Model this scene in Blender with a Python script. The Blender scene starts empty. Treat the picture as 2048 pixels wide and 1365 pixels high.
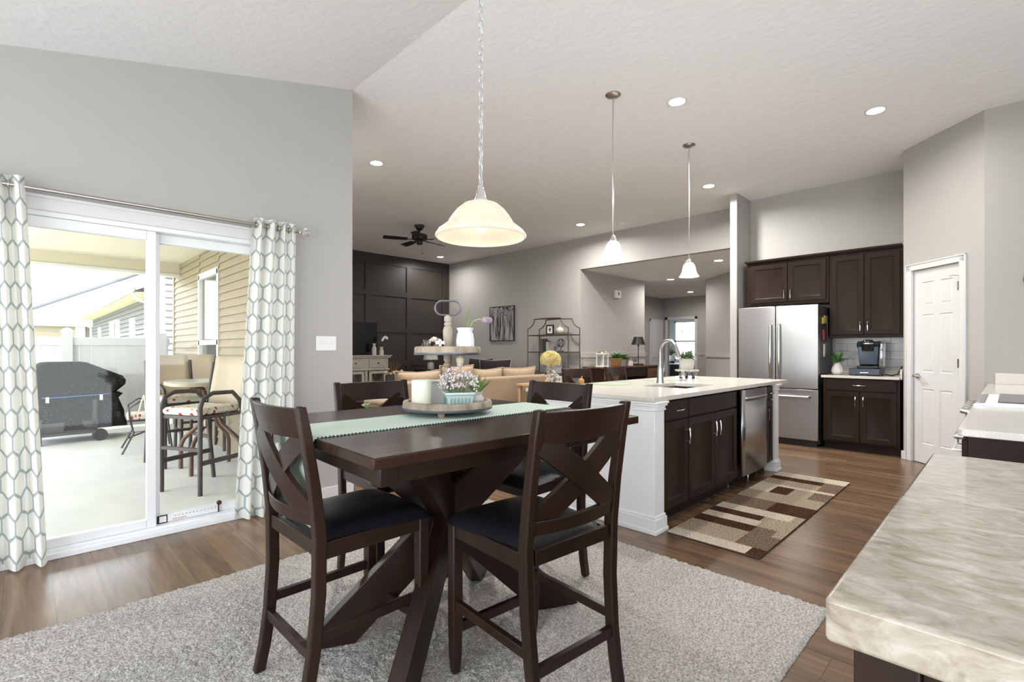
import bpy, bmesh, math, random
from mathutils import Vector, Matrix
from math import pi, sin, cos, radians as R
random.seed(7)
C = bpy.context.scene
COL = C.collection
# ---------------------------------------------------------------- camera, world, sun, exposure
ZC, YL = 3.476, 4.0                     # flat ceiling height, inner face of the left wall
cam = bpy.data.cameras.new('camera'); cam_o = bpy.data.objects.new('camera', cam); COL.objects.link(cam_o)
cam_o.location = (0, 0, 1.235); cam_o.rotation_euler = (R(90), 0, R(-44.74))
cam.sensor_width = 36; cam.lens = 988 / 2048 * 36; cam.shift_y = 16.5 / 2048; cam.clip_start = .02; cam.clip_end = 300
C.camera = cam_o
C.view_settings.view_transform = 'Standard'; C.view_settings.look = 'None'; C.view_settings.gamma = 1
C.view_settings.use_curve_mapping = False
C.view_settings.exposure = 2.74
LS = .24      # scale of every lamp's power
W = bpy.data.worlds.new('sky'); C.world = W; W.use_nodes = True
_n = W.node_tree.nodes; _l = W.node_tree.links
_bg = _n['Background']; _bg.inputs['Strength'].default_value = 1.0
_tc = _n.new('ShaderNodeTexCoord'); _sp = _n.new('ShaderNodeSeparateXYZ'); _rp = _n.new('ShaderNodeValToRGB')
_l.new(_tc.outputs['Generated'], _sp.inputs[0]); _l.new(_sp.outputs['Z'], _rp.inputs[0]); _l.new(_rp.outputs[0], _bg.inputs['Color'])
_rp.color_ramp.elements[0].position = 0.0; _rp.color_ramp.elements[0].color = (.90, .95, 1.0, 1)
_rp.color_ramp.elements[1].position = .5; _rp.color_ramp.elements[1].color = (.72, .84, 1.0, 1)
_e = _rp.color_ramp.elements.new(.06); _e.color = (.95, .97, 1.0, 1)
sun = bpy.data.lights.new('sun', 'SUN'); sun_o = bpy.data.objects.new('sun', sun); COL.objects.link(sun_o)
sun.energy = 1.3; sun.angle = R(.6); sun.color = (1, .96, .88)
sun_o.rotation_euler = Vector((.62, .55, -.95)).to_track_quat('-Z', 'Y').to_euler()

# ---------------------------------------------------------------- helpers
class M:
    "collects shapes into one mesh object"
    def __init__(s): s.bm = bmesh.new(); s.uv = None
    def face(s, pts, mi=0):
        f = s.bm.faces.new([s.bm.verts.new(p) for p in pts]); f.material_index = mi; return f
    def box(s, x0, x1, y0, y1, z0, z1, mat=None):
        v = [(x, y, z) for z in (z0, z1) for y in (y0, y1) for x in (x0, x1)]
        if mat: v = [mat @ Vector(p) for p in v]
        v = [s.bm.verts.new(p) for p in v]
        for q in ((0, 2, 3, 1), (4, 5, 7, 6), (0, 1, 5, 4), (2, 6, 7, 3), (0, 4, 6, 2), (1, 3, 7, 5)): s.bm.faces.new([v[i] for i in q])
        return s
    def obox(s, c, size, rot):
        a, b, d = [k / 2 for k in size]
        return s.box(-a, a, -b, b, -d, d, Matrix.Translation(c) @ rot.to_4x4())
    def bar(s, p0, p1, w, t, up=(0, 0, 1)):
        p0, p1 = Vector(p0), Vector(p1); d = (p1 - p0); L = d.length; d.normalize()
        x = d.cross(Vector(up)); x.normalize(); y = x.cross(d)
        m = Matrix((x, d, y)).transposed()
        return s.obox((p0 + p1) / 2, (w, L, t), m)
    def loft(s, rings, cap=True, closed=False):
        V = [[s.bm.verts.new(p) for p in r] for r in rings]; n = len(V[0])
        for a, b in list(zip(V, V[1:])) + ([(V[-1], V[0])] if closed else []):
            for i in range(n): s.bm.faces.new((a[i], a[(i + 1) % n], b[(i + 1) % n], b[i]))
        if cap and not closed:
            if n > 2: s.bm.faces.new(V[0][::-1]); s.bm.faces.new(V[-1])
        return s
    def tube(s, pts, r, n=8, closed=False):
        pts = [Vector(p) for p in pts]; k = len(pts); rings = []; px = None
        rr = r if isinstance(r, (list, tuple)) else [r] * k
        for i, p in enumerate(pts):
            a = pts[(i - 1) % k] if (closed or i) else p; b = pts[(i + 1) % k] if (closed or i < k - 1) else p
            d = (b - a).normalized()
            if px is None:
                px = d.cross(Vector((0, 0, 1)));
                if px.length < .1: px = d.cross(Vector((1, 0, 0)))
            px = (px - d * px.dot(d)).normalized(); py = d.cross(px)
            rings.append([p + (px * cos(t * 2 * pi / n) + py * sin(t * 2 * pi / n)) * rr[i] for t in range(n)])
        return s.loft(rings, closed=closed)
    def lathe(s, prof, c=(0, 0, 0), n=24, rot=None):
        c = Vector(c); rings = []
        for r, z in prof:
            ring = [Vector((max(r, 1e-4) * cos(2 * pi * i / n), max(r, 1e-4) * sin(2 * pi * i / n), z)) for i in range(n)]
            rings.append([c + (rot @ p if rot else p) for p in ring])
        return s.loft(rings)
    def prism(s, poly, axis, a0, a1):
        mk = {'x': lambda a, p: (a, p[0], p[1]), 'y': lambda a, p: (p[0], a, p[1]), 'z': lambda a, p: (p[0], p[1], a)}[axis]
        return s.loft([[mk(a0, p) for p in poly], [mk(a1, p) for p in poly]])
    def ball(s, c, r, sc=(1, 1, 1), n=10, rot=None):
        c = Vector(c); rings = []
        for j in range(n + 1):
            t = pi * j / n; q = max(sin(t), .003)
            ring = [Vector((r * sc[0] * q * cos(2 * pi * i / (2 * n)), r * sc[1] * q * sin(2 * pi * i / (2 * n)), -r * sc[2] * cos(t))) for i in range(2 * n)]
            rings.append([c + (rot @ p if rot else p) for p in ring])
        return s.loft(rings)
    def grid(s, fn, nu, nv, thick=None, uvf=None):
        V = [[s.bm.verts.new(fn(i / nu, j / nv)) for i in range(nu + 1)] for j in range(nv + 1)]
        if uvf and not s.uv: s.uv = s.bm.loops.layers.uv.new('UVMap')
        for j in range(nv):
            for i in range(nu):
                f = s.bm.faces.new((V[j][i], V[j][i + 1], V[j + 1][i + 1], V[j + 1][i]))
                if uvf:
                    for lp, (a, b) in zip(f.loops, ((i, j), (i + 1, j), (i + 1, j + 1), (i, j + 1))): lp[s.uv].uv = uvf(a / nu, b / nv)
        return s
    def panels(s, w, h, t, xs, zs, cells, g=.012, dp=.007, raised=0, y=0, x=0, z=0):
        "slab with its face on -y at y, with inset (and raised) panels in the named cells of the grid xs, zs"
        V = [[s.bm.verts.new((x + a, y, z + b)) for a in xs] for b in zs]
        F = {}
        for j in range(len(zs) - 1):
            for i in range(len(xs) - 1): F[i, j] = s.bm.faces.new((V[j][i], V[j][i + 1], V[j + 1][i + 1], V[j + 1][i]))
        B = [s.bm.verts.new((x + a, y + t, z + b)) for a, b in ((xs[0], zs[0]), (xs[-1], zs[0]), (xs[-1], zs[-1]), (xs[0], zs[-1]))]
        s.bm.faces.new(B[::-1])
        s.bm.faces.new([V[0][i] for i in range(len(xs))][::-1] + [B[0], B[1]])
        s.bm.faces.new([V[-1][i] for i in range(len(xs))] + [B[2], B[3]])
        s.bm.faces.new([V[j][0] for j in range(len(zs))] + [B[3], B[0]])
        s.bm.faces.new([V[j][-1] for j in range(len(zs))][::-1] + [B[1], B[2]])
        s.bm.normal_update()
        for c in cells:
            f = F[c]
            if f.normal.y > 0: f.normal_flip()
            bmesh.ops.inset_individual(s.bm, faces=[f], thickness=g, depth=-dp)
            if raised: bmesh.ops.inset_individual(s.bm, faces=[f], thickness=g * 1.6, depth=raised)
        return s
    def build(s, name, mat, parent=None, smooth=0, bevel=0, loc=None, sub=0, seg=2, weld=False):
        bm = s.bm
        if weld: bmesh.ops.remove_doubles(bm, verts=bm.verts, dist=1e-5)
        bmesh.ops.recalc_face_normals(bm, faces=bm.faces)
        me = bpy.data.meshes.new(name); bm.to_mesh(me); bm.free()
        for m in (mat if isinstance(mat, (list, tuple)) else [mat]): me.materials.append(m)
        o = bpy.data.objects.new(name, me); COL.objects.link(o)
        if parent: o.parent = parent
        if loc: o.location = loc
        if smooth:
            me.shade_smooth()
            me.set_sharp_from_angle(angle=R(smooth if smooth > 1 else 40))
        if bevel:
            b = o.modifiers.new('bevel', 'BEVEL'); b.width = bevel; b.segments = seg; b.limit_method = 'ANGLE'; b.angle_limit = R(40)
            if not smooth: me.shade_smooth(); me.set_sharp_from_angle(angle=R(60))
        if sub:
            b = o.modifiers.new('sub', 'SUBSURF'); b.levels = b.render_levels = sub
        return o

def tag(o, label, cat, group=None, kind=None):
    o['label'] = label; o['category'] = cat
    if group: o['group'] = group
    if kind: o['kind'] = kind
    return o
def thing(name, label, cat, loc=(0, 0, 0), rz=0, group=None):
    o = bpy.data.objects.new(name, None); COL.objects.link(o); o.empty_display_size = .05
    o.location = loc; o.rotation_euler = (0, 0, rz)
    return tag(o, label, cat, group)
def struct(o):
    o['kind'] = 'structure'; return o
def dup(root, loc=None, rz=None, label=None, parent=None):
    c = root.copy(); COL.objects.link(c)
    if parent: c.parent = parent
    if loc is not None: c.location = loc
    if rz is not None: c.rotation_euler = (0, 0, rz)
    if label: c['label'] = label
    for ch in list(root.children): dup(ch, parent=c)
    return c

# ---------------------------------------------------------------- materials
def mat(name, col, rough=.5, metal=0, bump=None, var=None, spec=.5, coat=0, emit=None, estr=1, sheen=0, alpha=1, trans=0):
    """bump=(scale,strength[,stretch]); var=(scale,colour2,stretch) mixes a second colour through noise"""
    m = bpy.data.materials.new(name); m.use_nodes = True; nt = m.node_tree; b = nt.nodes['Principled BSDF']
    b.inputs['Base Color'].default_value = (*col, 1); b.inputs['Roughness'].default_value = rough; b.inputs['Metallic'].default_value = metal
    b.inputs['Specular IOR Level'].default_value = spec; b.inputs['Coat Weight'].default_value = coat
    b.inputs['Sheen Weight'].default_value = sheen; b.inputs['Transmission Weight'].default_value = trans
    if emit: b.inputs['Emission Color'].default_value = (*emit, 1); b.inputs['Emission Strength'].default_value = estr
    def noise(scale, st, detail=4):
        tc = nt.nodes.new('ShaderNodeTexCoord'); mp = nt.nodes.new('ShaderNodeMapping'); nz = nt.nodes.new('ShaderNodeTexNoise')
        mp.inputs['Scale'].default_value = st; nz.inputs['Scale'].default_value = scale; nz.inputs['Detail'].default_value = detail
        nt.links.new(tc.outputs['Object'], mp.inputs[0]); nt.links.new(mp.outputs[0], nz.inputs['Vector']); return nz
    if var:
        nz = noise(var[0], var[2] if len(var) > 2 else (1, 1, 1)); r = nt.nodes.new('ShaderNodeValToRGB')
        lo, hi = var[3] if len(var) > 3 else (.35, .65)
        r.color_ramp.elements[0].position = lo; r.color_ramp.elements[1].position = hi
        r.color_ramp.elements[0].color = (*col, 1); r.color_ramp.elements[1].color = (*var[1], 1)
        nt.links.new(nz.outputs['Fac'], r.inputs[0]); nt.links.new(r.outputs[0], b.inputs['Base Color'])
    if bump:
        nz = noise(bump[0], bump[2] if len(bump) > 2 else (1, 1, 1), 3); bp = nt.nodes.new('ShaderNodeBump')
        bp.inputs['Strength'].default_value = bump[1]; bp.inputs['Distance'].default_value = .01
        nt.links.new(nz.outputs['Fac'], bp.inputs['Height']); nt.links.new(bp.outputs[0], b.inputs['Normal'])
    return m
def NT(m): return m.node_tree, m.node_tree.nodes['Principled BSDF']
def nd(nt, typ, **kw):
    n = nt.nodes.new(typ)
    for k, v in kw.items():
        if k.startswith('i_'): n.inputs[k[2:].replace('_', ' ')].default_value = v
        else: setattr(n, k, v)
    return n
def math_(nt, op, a, b=None):
    n = nt.nodes.new('ShaderNodeMath'); n.operation = op
    for i, v in enumerate((a, b)):
        if v is None: continue
        if isinstance(v, (int, float)): n.inputs[i].default_value = v
        else: nt.links.new(v, n.inputs[i])
    return n.outputs[0]

WALL = mat('greige wall paint', (.415, .405, .385), .7, bump=(220, .06))
CEIL = mat('white textured ceiling', (.88, .89, .90), .8, bump=(16, .6))
TRIM = mat('white trim paint', (.66, .66, .66), .35)
IWHITE = mat('white island paint', (.84, .84, .845), .4)
DARKWALL = mat('dark bronze brown wall paint', (.040, .033, .028), .45)
ESP = mat('espresso stained wood', (.016, .0075, .005), .34, spec=.24, var=(5, (.027, .0135, .0088), (1, 1, .12)), bump=(60, .05, (1, 1, .1)))
ESPH = mat('espresso stained table top', (.018, .009, .006), .26, spec=.17, var=(6, (.040, .021, .013), (.12, 1.5, 1)), bump=(60, .05, (.1, 1, 1)))
CABW = mat('dark brown cabinet wood', (.0200, .0122, .0088), .40, spec=.13, var=(4, (.027, .0168, .0122), (1, 1, .15)))
BLACKLEATHER = mat('black vinyl upholstery', (.008, .0085, .011), .33, bump=(400, .08))
STEEL = mat('brushed stainless steel', (.41, .41, .415), .30, 1, bump=(90, .03, (1, 1, .02)))
STEELD = mat('dark steel', (.12, .12, .125), .35, .9)
CHROME = mat('polished nickel', (.75, .73, .70), .13, 1)
NICKEL = mat('brushed nickel', (.48, .45, .41), .3, 1)
BLACKM = mat('matte black metal', (.010, .010, .011), .45)
BLACKP = mat('gloss black plastic', (.010, .011, .013), .18)
QUARTZ = mat('pale cream quartz', (.66, .63, .58), .16, var=(160, (.58, .55, .50)))
WHITEC = mat('white glazed ceramic', (.82, .82, .84), .12)
WHITEM = mat('matt white plastic', (.80, .80, .80), .5)
def glass_mat(name, tint=(.97, .99, .98), refl=.9, rough=.02):
    m = bpy.data.materials.new(name); m.use_nodes = True; nt = m.node_tree; nt.nodes.remove(nt.nodes['Principled BSDF'])
    out = nt.nodes['Material Output']; t = nd(nt, 'ShaderNodeBsdfTransparent'); t.inputs[0].default_value = (*tint, 1)
    g = nd(nt, 'ShaderNodeBsdfGlossy'); g.inputs['Roughness'].default_value = rough; g.inputs[0].default_value = (1, 1, 1, 1)
    fr = nd(nt, 'ShaderNodeFresnel'); fr.inputs[0].default_value = 1.45; mx = nd(nt, 'ShaderNodeMixShader')
    nt.links.new(math_(nt, 'MULTIPLY', fr.outputs[0], refl), mx.inputs[0]); nt.links.new(t.outputs[0], mx.inputs[1]); nt.links.new(g.outputs[0], mx.inputs[2])
    nt.links.new(mx.outputs[0], out.inputs[0]); return m
PANE = glass_mat('window glass', refl=.4)
CLEAR = glass_mat('clear jar glass', (.84, .85, .84), 2.6)
def floor_mat():
    m = mat('brown oak plank floor', (.17, .10, .06), .25); nt, b = NT(m)
    tc = nd(nt, 'ShaderNodeTexCoord'); mp = nd(nt, 'ShaderNodeMapping'); mp.inputs['Rotation'].default_value = (0, 0, R(90)); mp.inputs['Location'].default_value = (.05, .07, 0)
    nt.links.new(tc.outputs['Object'], mp.inputs[0])
    br = nd(nt, 'ShaderNodeTexBrick', offset=.37, offset_frequency=2); br.inputs['Scale'].default_value = 1
    br.inputs['Brick Width'].default_value = 1.22; br.inputs['Row Height'].default_value = .182; br.inputs['Mortar Size'].default_value = .0016; br.inputs['Mortar Smooth'].default_value = .2
    br.inputs['Color1'].default_value = (0, 0, 0, 1); br.inputs['Color2'].default_value = (1, 1, 1, 1); br.inputs['Mortar'].default_value = (.5, .5, .5, 1)
    nt.links.new(mp.outputs[0], br.inputs['Vector'])
    # grain: noise stretched along the plank, shifted per plank
    mp2 = nd(nt, 'ShaderNodeMapping'); mp2.inputs['Scale'].default_value = (9, .75, 1); nt.links.new(tc.outputs['Object'], mp2.inputs[0])
    add = nd(nt, 'ShaderNodeVectorMath', operation='ADD'); sc = nd(nt, 'ShaderNodeVectorMath', operation='SCALE'); sc.inputs['Scale'].default_value = 13
    nt.links.new(br.outputs['Color'], sc.inputs[0]); nt.links.new(mp2.outputs[0], add.inputs[0]); nt.links.new(sc.outputs[0], add.inputs[1])
    nz = nd(nt, 'ShaderNodeTexNoise'); nz.inputs['Scale'].default_value = 1.6; nz.inputs['Detail'].default_value = 7; nz.inputs['Roughness'].default_value = .62; nz.inputs['Distortion'].default_value = .6
    nt.links.new(add.outputs[0], nz.inputs['Vector'])
    r = nd(nt, 'ShaderNodeValToRGB'); r.color_ramp.elements[0].position = .3; r.color_ramp.elements[0].color = (.085, .048, .027, 1)
    r.color_ramp.elements[1].position = .72; r.color_ramp.elements[1].color = (.245, .150, .088, 1); nt.links.new(nz.outputs['Fac'], r.inputs[0])
    hs = nd(nt, 'ShaderNodeHueSaturation'); nt.links.new(r.outputs[0], hs.inputs['Color'])
    v = math_(nt, 'ADD', math_(nt, 'MULTIPLY', br.outputs['Color'], .34), .83); nt.links.new(v, hs.inputs['Value'])
    mx = nd(nt, 'ShaderNodeMix', data_type='RGBA'); nt.links.new(br.outputs['Fac'], mx.inputs[0]); nt.links.new(hs.outputs[0], mx.inputs[6]); mx.inputs[7].default_value = (.085, .052, .032, 1)
    nt.links.new(mx.outputs[2], b.inputs['Base Color'])
    bp = nd(nt, 'ShaderNodeBump'); bp.inputs['Strength'].default_value = .06; bp.inputs['Distance'].default_value = .01; nt.links.new(nz.outputs['Fac'], bp.inputs['Height']); nt.links.new(bp.outputs[0], b.inputs['Normal'])
    return m
FLOOR = floor_mat()
def shag(name, c1, c2, scale=130):
    return mat(name, c1, .95, var=(scale, c2, (1, 1, 1), (.38, .62)), bump=(scale, .9), spec=.05)
RUG = shag('grey beige shag pile', (.31, .285, .255), (.62, .59, .55), 120)
def hexmat():
    m = mat('cream curtain with teal trellis', (.80, .78, .73), .85); nt, b = NT(m)
    uv = nd(nt, 'ShaderNodeUVMap'); sp = nd(nt, 'ShaderNodeSeparateXYZ'); nt.links.new(uv.outputs[0], sp.inputs[0])
    x = math_(nt, 'DIVIDE', sp.outputs[0], .102); y = math_(nt, 'DIVIDE', sp.outputs[1], .136)
    wob = nd(nt, 'ShaderNodeTexNoise'); wob.inputs['Scale'].default_value = 130; nt.links.new(uv.outputs[0], wob.inputs['Vector'])
    y = math_(nt, 'ADD', y, math_(nt, 'MULTIPLY', math_(nt, 'SUBTRACT', wob.outputs['Fac'], .5), .10))
    def hexd(ox, oy):
        a = math_(nt, 'ABSOLUTE', math_(nt, 'SUBTRACT', math_(nt, 'FRACT', math_(nt, 'ADD', x, ox)), .5))
        c = math_(nt, 'ABSOLUTE', math_(nt, 'MULTIPLY', math_(nt, 'SUBTRACT', math_(nt, 'FRACT', math_(nt, 'ADD', math_(nt, 'DIVIDE', y, 1.732), oy)), .5), 1.732))
        return math_(nt, 'MAXIMUM', a, math_(nt, 'ADD', math_(nt, 'MULTIPLY', a, .5), math_(nt, 'MULTIPLY', c, .866)))
    d = math_(nt, 'MINIMUM', hexd(0, 0), hexd(.5, .5))
    e = math_(nt, 'GREATER_THAN', d, .438)
    nz = nd(nt, 'ShaderNodeTexNoise'); nz.inputs['Scale'].default_value = 9; nt.links.new(uv.outputs[0], nz.inputs['Vector'])
    cr = nd(nt, 'ShaderNodeValToRGB'); cr.color_ramp.elements[0].color = (.36, .43, .44, 1); cr.color_ramp.elements[1].color = (.47, .49, .47, 1); nt.links.new(nz.outputs['Fac'], cr.inputs[0])
    mx = nd(nt, 'ShaderNodeMix', data_type='RGBA'); nt.links.new(e, mx.inputs[0]); mx.inputs[6].default_value = (.87, .86, .82, 1); nt.links.new(cr.outputs[0], mx.inputs[7])
    nt.links.new(mx.outputs[2], b.inputs['Base Color'])
    tr = nd(nt, 'ShaderNodeBsdfTranslucent'); nt.links.new(mx.outputs[2], tr.inputs[0]); ms = nd(nt, 'ShaderNodeMixShader'); ms.inputs[0].default_value = .32
    nt.links.new(b.outputs[0], ms.inputs[1]); nt.links.new(tr.outputs[0], ms.inputs[2]); nt.links.new(ms.outputs[0], nt.nodes['Material Output'].inputs[0])
    return m
CURTAIN = hexmat()
def shade_mat(name, col, estr):
    "glowing alabaster glass lamp shade: opaque, its lamplight put in as emission"
    m = mat(name, col, .3, emit=(1, .90, .74), estr=estr, var=(7, (col[0] * .86, col[1] * .84, col[2] * .8), (1, 1, 1), (.42, .6))); return m
# ================================================================ the setting
BK = -2.6   # how far the room runs on behind the camera, where its far sides are open to the daylight
XB, YA, XK = 8.0, 10.45, 7.8
def plane_box(name, m, *b): return struct(M().box(*b).build(name, m))
fl = M().face([(BK, BK, 0), (14.6, BK, 0), (14.6, 10.6, 0), (BK, 10.6, 0)]); f_ = M(); f_.box(BK, 14.9, BK, 4.1, -.12, 0); f_.box(1.95, 14.9, 4.1, 10.6, -.12, 0)
struct(f_.build('floor', FLOOR))
def cz(x): return ZC - .2475 * max(0, 2.024 - x)
c = M(); c.loft([[(BK, y, cz(BK)), (2.024, y, ZC), (8.1, y, ZC), (8.1, y, ZC + .12), (2.024, y, ZC + .12), (BK, y, cz(BK) + .12)] for y in (BK, YL + .12)])
c.box(1.95, 8.1, YL + .12, 10.6, ZC, ZC + .12); c.box(1.95, 8.1, BK, BK + .01, ZC + .1, ZC + .12)
struct(c.build('ceiling', CEIL))
# left wall with the sliding door opening (x -.27..1.55, z 0..2.06)
w = M()
def slope_wall(x0, x1, z0):
    w.loft([[(x0, y, z0), (x1, y, z0), (x1, y, cz(x1) + .01), (x0, y, cz(x0) + .01)] for y in (YL, YL + .1)])
slope_wall(BK, -.27, 0); slope_wall(-.27, 1.47, 2.06); slope_wall(1.47, 2.024, 0)
struct(w.build('wall_left', WALL))
# dark board and batten accent wall
a = M().box(1.95, XB, YA, YA + .1, 0, ZC)
hz = [(0, .2), (.84, .96), (1.64, 1.76), (2.5, 2.62), (3.24, ZC)]
for z0, z1 in hz: a.box(2.03, XB, YA - .024, YA, z0, z1)
for (q0, z0), (z1, q1) in zip(hz, hz[1:]):
    for x0, x1 in ((2.03, 2.3), (3.38, 3.52), (4.48, 4.62), (5.60, 5.73), (6.70, 6.83), (7.79, XB)): a.box(x0, x1, YA - .024, YA, z0, z1)
struct(a.build('wall_far', DARKWALL))
lw = M()
for y0, y1, z0, z1 in ((YL + .1, 7.74, 0, ZC), (8.76, YA, 0, ZC), (7.74, 8.76, 0, .47), (7.74, 8.76, 2.34, ZC)): lw.box(1.96, 2.024, y0, y1, z0, z1)
struct(lw.build('wall_living', WALL))
# back wall of the living room with the wide opening to the hall
HZ = 2.85
b = M().box(XB, XB + .12, 6.115, YA, 0, ZC).box(XB, XB + .12, 2.76, 6.115, HZ, ZC)
struct(b.build('wall_back', WALL))
struct(M().box(7.27, 8.12, 2.76, 2.855, 0, ZC).build('wall_stub', WALL))
struct(M().box(XK, XK + .1, -.3, 2.76, 0, ZC).build('wall_kitchen', WALL))
# corner pantry: diagonal wall with its door, short return at the range
PA, PB = Vector((7.06, .85, 0)), Vector((6.39, .172, 0)); pd = (PB - PA).normalized(); pn = Vector((-pd.y, pd.x, 0)); pn = pn if pn.x < 0 else -pn
PL = (PB - PA).length
PM = Matrix((pd, -pn, Vector((0, 0, 1)))).transposed().to_4x4(); PM.translation = PA    # local x along wall, -y into the kitchen
pw = M().box(0, .10, 0, .1, 0, ZC, PM).box(.70, PL, 0, .1, 0, ZC, PM).box(.10, .70, 0, .1, 2.10, ZC, PM)
pw.box(7.06, 7.8, .80, .85, 0, ZC)
struct(pw.build('wall_pantry', WALL))
struct(M().box(6.39, 6.49, -1.2, .172, 0, ZC).build('wall_right', WALL))
# hall behind the opening
h = M().box(8.12, 10.49, 6.115, 6.24, 0, HZ)
struct(h.build('wall_hall_left', WALL))
struct(M().box(10.3, 14.5, 7.8, 7.9, 0, HZ).box(10.39, 10.49, 6.24, 7.8, 0, HZ).build('wall_hall_closet', WALL))
h = M().box(14.5, 14.6, 7.63, 7.9, 0, HZ).box(14.5, 14.6, 4.2, 6.74, 0, HZ).box(14.5, 14.6, 6.74, 7.63, 2.16, HZ)
struct(h.build('wall_hall_far', WALL))
h = M(); h.loft([[(10.30, 3.95, 0), (11.24, 4.965, 0), (11.32, 4.89, 0), (10.38, 3.87, 0)], [(10.30, 3.95, HZ), (11.24, 4.965, HZ), (11.32, 4.89, HZ), (10.38, 3.87, HZ)]])
h.box(11.24, 14.5, 4.87, 4.965, 0, HZ).box(8.12, 10.38, 2.76, 2.86, 0, HZ).box(10.3, 10.38, 2.86, 3.95, 0, HZ)
struct(h.build('wall_hall_right', WALL))
struct(M().box(8.12, 14.6, 2.7, 7.9, HZ, HZ + .1).build('ceiling_hall', CEIL))
# little office past the hall with its window
WP = mat('pale grey office paint', (.55, .57, .58), .7)
o = M().box(17.6, 17.7, 5.2, 8.1, 0, HZ).box(17.6, 17.7, 9.0, 9.3, 0, HZ).box(17.6, 17.7, 8.1, 9.0, 0, .8).box(17.6, 17.7, 8.1, 9.0, 2.3, HZ).box(14.6, 17.6, 9.2, 9.3, 0, HZ).box(14.6, 17.6, 5.2, 5.3, 0, HZ)
struct(o.build('wall_office', WP)); struct(M().box(14.6, 17.7, 5.2, 9.3, HZ, HZ + .1).build('ceiling_office', CEIL)); struct(M().box(14.9, 17.7, 5.2, 9.3, -.1, 0).build('floor_office', FLOOR))
wf = M()
for y0, y1, z0, z1 in ((8.1, 8.16, .8, 2.3), (8.94, 9.0, .8, 2.3), (8.1, 9.0, .8, .86), (8.1, 9.0, 2.24, 2.3), (8.1, 9.0, 1.50, 1.57)): wf.box(17.6, 17.66, y0, y1, z0, z1)
for y in (8.39, 8.68): wf.box(17.62, 17.64, y, y + .02, 1.57, 2.24)
wf.box(17.62, 17.64, 8.1, 9.0, 1.90, 1.92)
wo = struct(wf.build('window_1', TRIM)); M().box(17.645, 17.65, 8.15, 8.95, .85, 2.25).build('window_pane', PANE, wo)
# chair rail and paler wainscot in the hall
RAILM = mat('grey beige wainscot paint', (.47, .45, .42), .55)
t = M().box(8.12, 10.5, 6.085, 6.115, 1.06, 1.17).box(8.0, 8.12, 6.10, 6.115, 1.06, 1.17).box(8.12, 10.5, 6.105, 6.115, 0, 1.06)
struct(t.build('trim_1', RAILM, bevel=.004))
t = M().box(10.5, 13.6, 7.78, 7.8, 1.06, 1.13).box(14.48, 14.5, 4.97, 6.6, 1.06, 1.13).box(14.48, 14.5, 7.72, 7.8, 1.06, 1.13); struct(t.build('trim_2', RAILM))
t = M(); dd = Vector((.94, 1.015, 0)).normalized(); nn = Vector((-dd.y, dd.x, 0)); q = Matrix((dd, nn, Vector((0, 0, 1)))).transposed().to_4x4(); q.translation = Vector((10.3, 3.95, 0))
t.box(0, 1.38, 0, .02, 1.06, 1.17, q); struct(t.build('trim_3', RAILM))
# office doorway casing
t = M().box(14.47, 14.5, 6.66, 6.74, 0, 2.24).box(14.47, 14.5, 7.63, 7.71, 0, 2.24).box(14.47, 14.5, 6.66, 7.71, 2.16, 2.24); struct(t.build('trim_4', TRIM, bevel=.004))
# closet door in the hall
d = M().panels(.74, 2.1, .03, [0, .12, .33, .41, .62, .74], [0, .2, .85, .97, 1.65, 1.75, 1.97, 2.1], [(1, 1), (3, 1), (1, 3), (3, 3), (1, 5), (3, 5)], raised=.004, x=13.73, y=7.765)
do = struct(d.build('door_3', TRIM)); k = M().tube([(13.8, 7.76, .98), (13.8, 7.71, .98), (13.9, 7.705, .98)], .012); k.build('door_handle', NICKEL, do)
for z in (.3, 1.1, 1.8): M().box(14.455, 14.475, 7.755, 7.768, z, z + .09).build('hinge', NICKEL, do)
struct(M().box(13.66, 13.73, 7.775, 7.8, 0, 2.17).box(14.47, 14.495, 7.775, 7.8, 0, 2.17).box(13.66, 14.495, 7.775, 7.8, 2.1, 2.17).build('trim_5', TRIM, bevel=.004))
# baseboards
def baseb(name, x0, x1, y0, y1): struct(M().box(x0, x1, y0, y1, 0, .09).build(name, TRIM, bevel=.005))
baseb('baseboard_left', 1.515, 2.04, YL - .015, YL); baseb('baseboard_end', 2.024, 2.04, YL - .015, YL + .1); baseb('baseboard_back', XB - .015, XB, 6.115, YA - .03)
struct(M().box(-.004, .055, -.016, 0, 0, .09, PM).box(-.016, 0, -.016, .1, 0, .09, PM).build('baseboard_pantry', TRIM, bevel=.004))
# pantry door with casing, lever and hinges
pdp = bpy.data.objects.new('door_2', None); COL.objects.link(pdp); pdp.matrix_world = PM; struct(pdp)
DW = .575
M().panels(DW, 2.085, .035, [.0, .105, .255, .325, .475, DW], [0, .21, .80, .98, 1.60, 1.70, 1.95, 2.085], [(1, 1), (3, 1), (1, 3), (3, 3), (1, 5), (3, 5)], g=.013, dp=.008, raised=.005, x=.125, y=.018, z=.008).build('door_leaf', TRIM, pdp)
cs = M().box(.06, .12, -.016, .02, 0, 2.155).box(.705, .765, -.016, .02, 0, 2.155).box(.06, .765, -.016, .02, 2.098, 2.155).box(.045, .06, -.022, .0, 0, 2.17).box(.765, .78, -.022, 0, 0, 2.17).box(.045, .78, -.022, 0, 2.155, 2.17)
cs.build('door_casing', TRIM, pdp, bevel=.004)
M().lathe([(0, 0), (.03, 0), (.03, .008), (.012, .014), (.012, .04)], (.175, .018, .945), 16, Matrix.Rotation(R(90), 3, 'X')).tube([(.175, -.03, .945), (.19, -.036, .945), (.235, -.036, .942), (.27, -.03, .938)], [.012, .012, .010, .008]).build('door_handle', NICKEL, pdp, smooth=40)
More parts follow.
